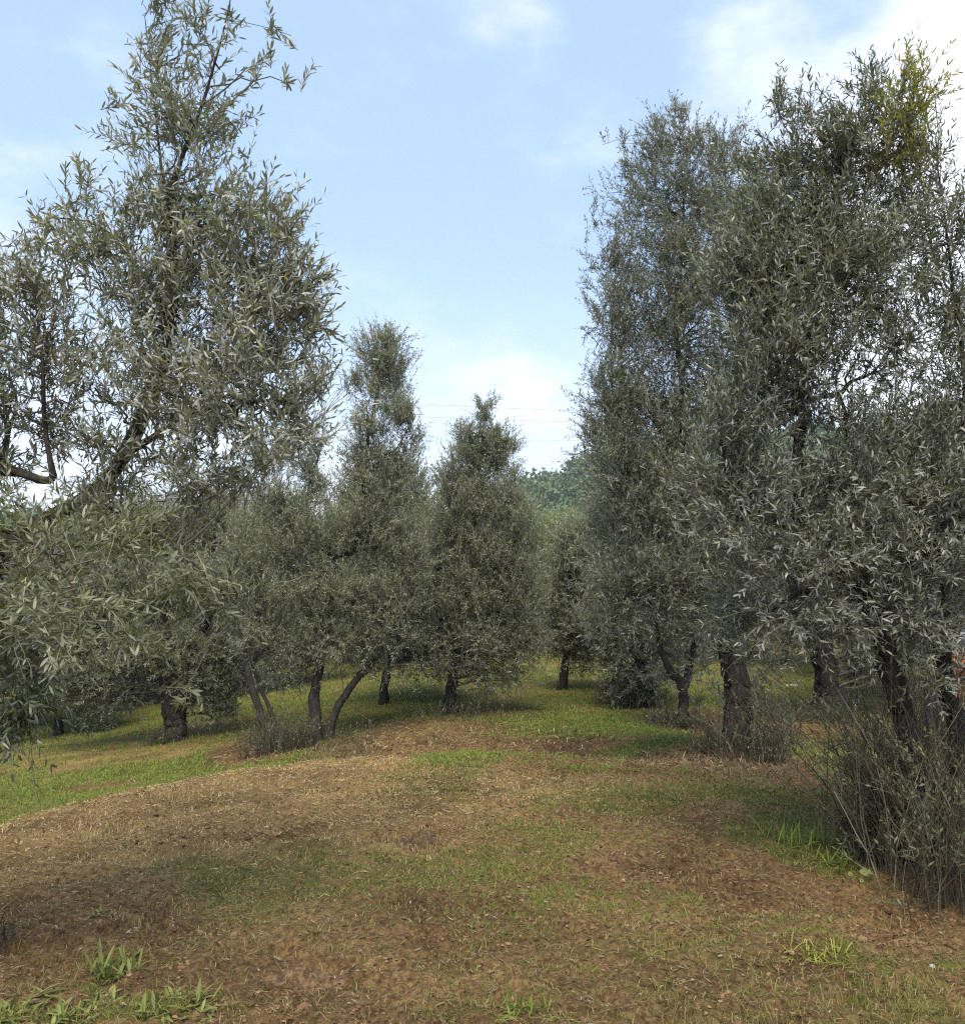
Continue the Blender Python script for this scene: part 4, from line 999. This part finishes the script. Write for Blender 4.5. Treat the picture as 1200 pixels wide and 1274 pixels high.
def scatter_bits(name, label, cat, n, y0, y1, size, mat, seed, leafy=False):
    """crumbs of soil, or fallen leaves, lying on the bank"""
    rg = np.random.default_rng(seed)
    y = y0 + (y1 - y0) * rg.random(n) ** 1.2; x = (rg.random(n) * 2 - 1) * (.62 * y + .5)
    if not leafy:
        k = (fbm(x * 2.2, y * 2.8, 3, 83) > .5) & (noise2(x * 7, y * 8, 85) > .35); x, y = x[k], y[k]; n = len(x)
    z = gtop(x, y)
    if leafy:
        a = rg.uniform(0, 2 * math.pi, n)
        d = unit(np.column_stack([np.cos(a), np.sin(a), rg.normal(0, .2, n)])); nn = unit(np.column_stack([rg.normal(0, .3, (n, 2)), np.ones(n)]))
        lf = leaves(np.column_stack([x, y, z + .006]), d, nn, size * rg.uniform(.6, 1.2, n), size * .22 * rg.uniform(.7, 1.2, n), 1)
        parts = [(lf[0][0], lf[0][2], 0)]
    else:
        t = (1 + 5 ** .5) / 2
        ico = unit(np.array([(-1, t, 0), (1, t, 0), (-1, -t, 0), (1, -t, 0), (0, -1, t), (0, 1, t), (0, -1, -t), (0, 1, -t), (t, 0, -1), (t, 0, 1), (-t, 0, -1), (-t, 0, 1)], float))
        fc = np.array([(0, 11, 5), (0, 5, 1), (0, 1, 7), (0, 7, 10), (0, 10, 11), (1, 5, 9), (5, 11, 4), (11, 10, 2), (10, 7, 6), (7, 1, 8), (3, 9, 4), (3, 4, 2), (3, 2, 6), (3, 6, 8), (3, 8, 9), (4, 9, 5), (2, 4, 11), (6, 2, 10), (8, 6, 7), (9, 8, 1)])
        r = size * rg.lognormal(0, .42, n)
        v = ico[None] * r[:, None, None] * rg.uniform(.6, 1.35, (n, 12, 1)) * np.array([1.15, 1, .62]) + np.column_stack([x, y, z + r * .12])[:, None]
        parts = [(v.reshape(-1, 3), (np.arange(n)[:, None, None] * 12 + fc[None]).reshape(-1, 3), 0)]
    tag(build(name, parts, [mat]), label, cat, kind='stuff')


CLOD = flat_mat("soil_crumb", [(0, (.05, .028, .015)), (.6, (.135, .080, .042)), (1, (.24, .15, .085))], rough=1)
DEADLEAF = flat_mat("fallen_leaf", [(0, (.06, .045, .025)), (.6, (.14, .11, .065)), (1, (.26, .23, .16))])
scatter_bits("soil_crumbs", "crumbs and clods of reddish soil strewn over the bare ground", "soil", 70000, 2.7, 9.5, .0048, CLOD, 401)
scatter_bits("fallen_leaves", "small dry olive leaves fallen over the bank", "fallen leaves", 4500, 2.7, 10, .042, DEADLEAF, 403, True)


def round_weed():
    c = gpt(1075, 1100); rg = np.random.default_rng(9); parts = []
    for k, (dx, dy, dz, r) in enumerate([(0, 0, .06, .021), (-.06, .03, .04, .013), (.05, .05, .045, .015), (-.03, -.04, .03, .012)]):
        a = np.linspace(0, 2 * math.pi, 13)[:-1]
        rr = r * (1 + .12 * np.cos(3 * a + k))
        n = unit(np.array([rg.normal(0, .3), -.75, .65])); s = unit(np.cross(n, [0, 0, 1.])); t_ = np.cross(s, n)
        ctr = c + np.array([dx, dy, dz])
        v = ctr + rr[:, None] * (np.cos(a)[:, None] * s + np.sin(a)[:, None] * t_)
        v = np.vstack([v, ctr - n * r * .2])
        f = np.array([[i, (i + 1) % 12, 12] for i in range(12)])
        parts.append((v, f, 0))
        st = np.stack([c + np.array([dx * .3, dy * .3, -.01]), c + np.array([dx * .7, dy * .7, dz * .6]), ctr])[None]
        tv, tf = tubes(st, np.full((1, 3), .0018), 4); parts.append((tv, tf, 0))
    tag(build("weed", parts, [WEED], None, tuple(c), smooth=True), "weed with a round bright leaf at the foot of the dry suckers", "weed", 'weeds on the bank')

round_weed()

SOIL, _t, _b = new_mat("turned_soil")
_t.links.new(ramp(_t, mnoise(_t, 40, 6, .7), [(.36, (.038, .021, .009)), (.5, (.105, .062, .027)), (.62, (.22, .14, .065))]), _b.inputs['Base Color']); _b.inputs['Roughness'].default_value = 1
_bp = _t.nodes.new("ShaderNodeBump"); _bp.inputs['Distance'].default_value = .02; _t.links.new(mnoise(_t, 60, 5, .7), _bp.inputs['Height']); _t.links.new(_bp.outputs[0], _b.inputs['Normal'])


def lump(name, label, cat, uv, rx, ry, h, mat, seed, n=40, rough=.35, group=None, sub=0.02):
    c = gpt(*uv)
    a, r = np.meshgrid(np.linspace(0, 2 * math.pi, n + 1)[:-1], np.linspace(0, 1, 14))
    x = r * np.cos(a) * rx; y = r * np.sin(a) * ry
    k = fbm(x / rx * 3 + seed, y / ry * 3, 4, seed); k2 = noise2(x / rx * 9 + seed, y / ry * 9, seed + 3)
    z = h * (1 - r ** 2) * (1 + rough * 2 * (k - .5) + rough * 1.2 * (k2 - .5)) - sub * r
    v = np.stack([c[0] + x, c[1] + y, gtop(c[0] + x, c[1] + y) + z], -1).reshape(-1, 3)
    id_ = np.arange(14 * n).reshape(14, n); nx = np.roll(id_, -1, 1)
    f = np.stack([id_[:-1], nx[:-1], nx[1:], id_[1:]], -1).reshape(-1, 4)
    return tag(build(name, [(v, f, 0)], [mat], None, tuple(c), smooth=True), label, cat, group)

lump("soil_mound", "low molehill of dark turned soil in the middle of the bank", "molehill", (515, 1046), .17, .13, .075, SOIL, 3)
lump("soil_mound", "flat patch of reddish clods low in the middle foreground", "soil mound", (375, 1218), .22, .10, .045, SOIL, 5, rough=.6)
lump("soil_mound", "small dark heap of soil on the crest right of centre", "soil mound", (700, 1014), .13, .09, .045, SOIL, 7, rough=.5)
STONE = flat_mat("white_stone", [(0, (.36, .34, .30)), (1, (.42, .40, .36))], noise=(30, .6, (.2, .18, .15)))
lump("stone", "tiny white stone lying on brown soil right of centre", "stone", (775, 1096), .011, .009, .010, STONE, 9, 12, .2, 'pale stones', .006)
lump("stone", "flat grey-white stone at the lower right below the thicket", "stone", (1160, 1202), .018, .012, .008, STONE, 11, 14, .2, 'pale stones', .006)

# ------------------------------------------------------------------ overhead cables
CABLE = flat_mat("cable_grey", [(0, (.22, .23, .25)), (1, (.25, .26, .28))], rough=.5)
for k, (v0, v1, lab) in enumerate([(492, 513, "highest grey overhead cable crossing the sky behind the pointed tree"), (510, 527, "second grey overhead cable, just under the highest one"), (545, 551, "lowest faint overhead cable crossing the sky above the wooded hill")]):
    a = P(-500, v0 - (v1 - v0) * 4.2 - 10, 150); b = P(1700, v1 + (v1 - v0) * 2.0 - 50, 135)
    m_ = P(610, (v0 + v1) / 2, 142)
    t = np.linspace(0, 1, 60)[:, None]
    q = a * (1 - t) + b * t
    sag = (m_ - (a * .5 + b * .5))[2]
    q[:, 2:] += sag * 4 * t * (1 - t)
    tv, tf = tubes(q[None], np.full((1, 60), .024), 6)
    tag(build("overhead_cable", [(tv, tf, 0)], [CABLE], smooth=True), lab, "cable", 'overhead cables')

# ------------------------------------------------------------------ orange machine half out of frame, behind the near trunk
def paint(name, c, rough=.45, n_=.35):
    m, t, b = new_mat(name)
    t.links.new(mix(t, wmath('MULTIPLY', mnoise(t, 9, 5), n_, tree=t), c, tuple(x * .45 + .02 for x in c)), b.inputs['Base Color'])
    b.inputs['Roughness'].default_value = rough
    return m

ORANGE = paint("orange_paint", (.55, .13, .03)); GREYP = paint("grey_paint", (.22, .22, .20)); RUBBER = paint("rubber", (.02, .02, .022), .85); WHITEP = paint("white_paint", (.7, .7, .68))


def ring(c, R, r, half, seg=40, axis_x=True):
    """a wheel-like ring with rounded section, turning about x"""
    prof = [(R, -half), (R + r * .7, -half * .9), (R + r, -half * .5), (R + r, half * .5), (R + r * .7, half * .9), (R, half)]
    a = np.linspace(0, 2 * math.pi, seg + 1)[:-1]
    v = np.array([[[c[0] + x, c[1] + q * math.cos(t), c[2] + q * math.sin(t)] for q, x in prof] for t in a])
    k = len(prof); i = np.arange(seg * k).reshape(seg, k); j = np.roll(i, -1, 0); i2 = np.roll(i, -1, 1); j2 = np.roll(j, -1, 1)
    return v.reshape(-1, 3), np.stack([i, j, j2, i2], -1).reshape(-1, 4)


def loft(sections):
    """closed box-like body from rectangular sections (y, x0, x1, z0, z1) with chamfered edges"""
    V = []
    for y, x0, x1, z0, z1 in sections:
        c = .18 * min(x1 - x0, z1 - z0)
        V.append([(x0 + c, y, z0), (x1 - c, y, z0), (x1, y, z0 + c), (x1, y, z1 - c), (x1 - c, y, z1), (x0 + c, y, z1), (x0, y, z1 - c), (x0, y, z0 + c)])
    V = np.array(V); n = len(V); i = np.arange(n * 8).reshape(n, 8); r = np.roll(i, -1, 1)
    f = np.stack([i[:-1], r[:-1], r[1:], i[1:]], -1).reshape(-1, 4)
    caps = np.array([[0, 7, 6, 1], [1, 6, 5, 2], [2, 5, 4, 3]])
    return V.reshape(-1, 3), np.concatenate([f, caps, caps[:, ::-1] + (n - 1) * 8])


def tractor():
    Y = 9.6
    c = P(1186, 845, Y); gx_ = c[0] + .485; g = gz(gx_, Y)
    root = empty("garden_tractor", (gx_, Y, g)); tag(root, "orange garden tractor with grey hood, half hidden behind the near trunk at the right edge", "tractor")
    def part(name, vf, mat, par=root):
        v, f = vf
        o = build(name, [(np.asarray(v, float), f, 0)], [mat], par, smooth=False); return o
    z = c[2] - g
    body = part('body', loft([(-.55, -.36, .36, z - .22, z + .10), (-.45, -.40, .40, z - .26, z + .20), (.2, -.40, .40, z - .26, z + .26), (.75, -.32, .32, z - .2, z + .2)]), ORANGE)
    part('hood', loft([(-.50, -.30, .30, z + .102, z + .16), (-.3, -.33, .33, z + .204, z + .40), (.3, -.33, .33, z + .264, z + .46), (.7, -.27, .27, z + .204, z + .3)]), GREYP)
    for sx in (-.2, .2):
        v, f = ring((0, 0, 0), .02, .035, .015, 16); v = v[:, [1, 0, 2]] + np.array((sx, -.56, z - .04))
        part('headlight', (v, f), WHITEP)
    for sx, yy, R in ((-.36, -.4, .17), (.36, -.4, .17), (-.40, .6, .24), (.40, .6, .24)):
        w = part('wheel', ring((sx, yy, R + .09), R * .55, R * .5, .07), RUBBER)
        part('rim', ring((sx, yy, R + .09), R * .12, R * .42, .05), GREYP, w)
    sw = part('steering_wheel', (lambda v, f: (v[:, [0, 1, 2]][:, [2, 1, 0]] * np.array((1, 1, .3)) + np.array((0, .55, z + .62)), f))(*ring((0, 0, 0), .15, .025, .04, 24)), RUBBER)
    part('seat', loft([(.75, -.2, .2, z + .3, z + .4), (1.1, -.2, .2, z + .3, z + .45), (1.2, -.2, .2, z + .3, z + .85)]), RUBBER)

tractor()

# white boards glimpsed between the trunks
def board(label, uv, Y, L, h, tilt):
    c = P(*uv, Y); g = gz(c[0], Y)
    o = build("white_board", [loft([(-.02, -L / 2, L / 2, -h / 2, h / 2), (.02, -L / 2, L / 2, -h / 2, h / 2)]) + (0,)], [WHITEP])
    o.location = (c[0], Y, c[2]); o.rotation_euler = (0, tilt, 0)
    tag(o, label, "board", 'white boards behind the trunks')

board("upper pale board glimpsed between the thick trunk and the swollen trunk", (985, 853), 17, .2, .035, .03)
board("lower pale board, just beneath the upper one between two trunks", (988, 861), 16.9, .26, .03, -.03)

# ------------------------------------------------------------------ air between here and the far hill
def haze():
    x0, x1, y0, y1, z0, z1 = -720, 720, -320, 820, -7, 58
    v = np.array([(x, y, z) for z in (z0, z1) for y in (y0, y1) for x in (x0, x1)], float)
    f = np.array([(0, 2, 3, 1), (4, 5, 7, 6), (0, 1, 5, 4), (2, 6, 7, 3), (0, 4, 6, 2), (1, 3, 7, 5)])
    m = bpy.data.materials.new("thin_haze"); m.use_nodes = True
    t = m.node_tree; t.nodes.clear()
    out = t.nodes.new("ShaderNodeOutputMaterial"); pv = t.nodes.new("ShaderNodeVolumePrincipled")
    pv.inputs['Color'].default_value = (.82, .92, 1, 1); pv.inputs['Density'].default_value = .00045
    t.links.new(pv.outputs[0], out.inputs['Volume'])
    tag(build("haze", [(v, f, 0)], [m]), "thin bluish air over the grove and the far hill", "haze", kind='stuff')

haze()
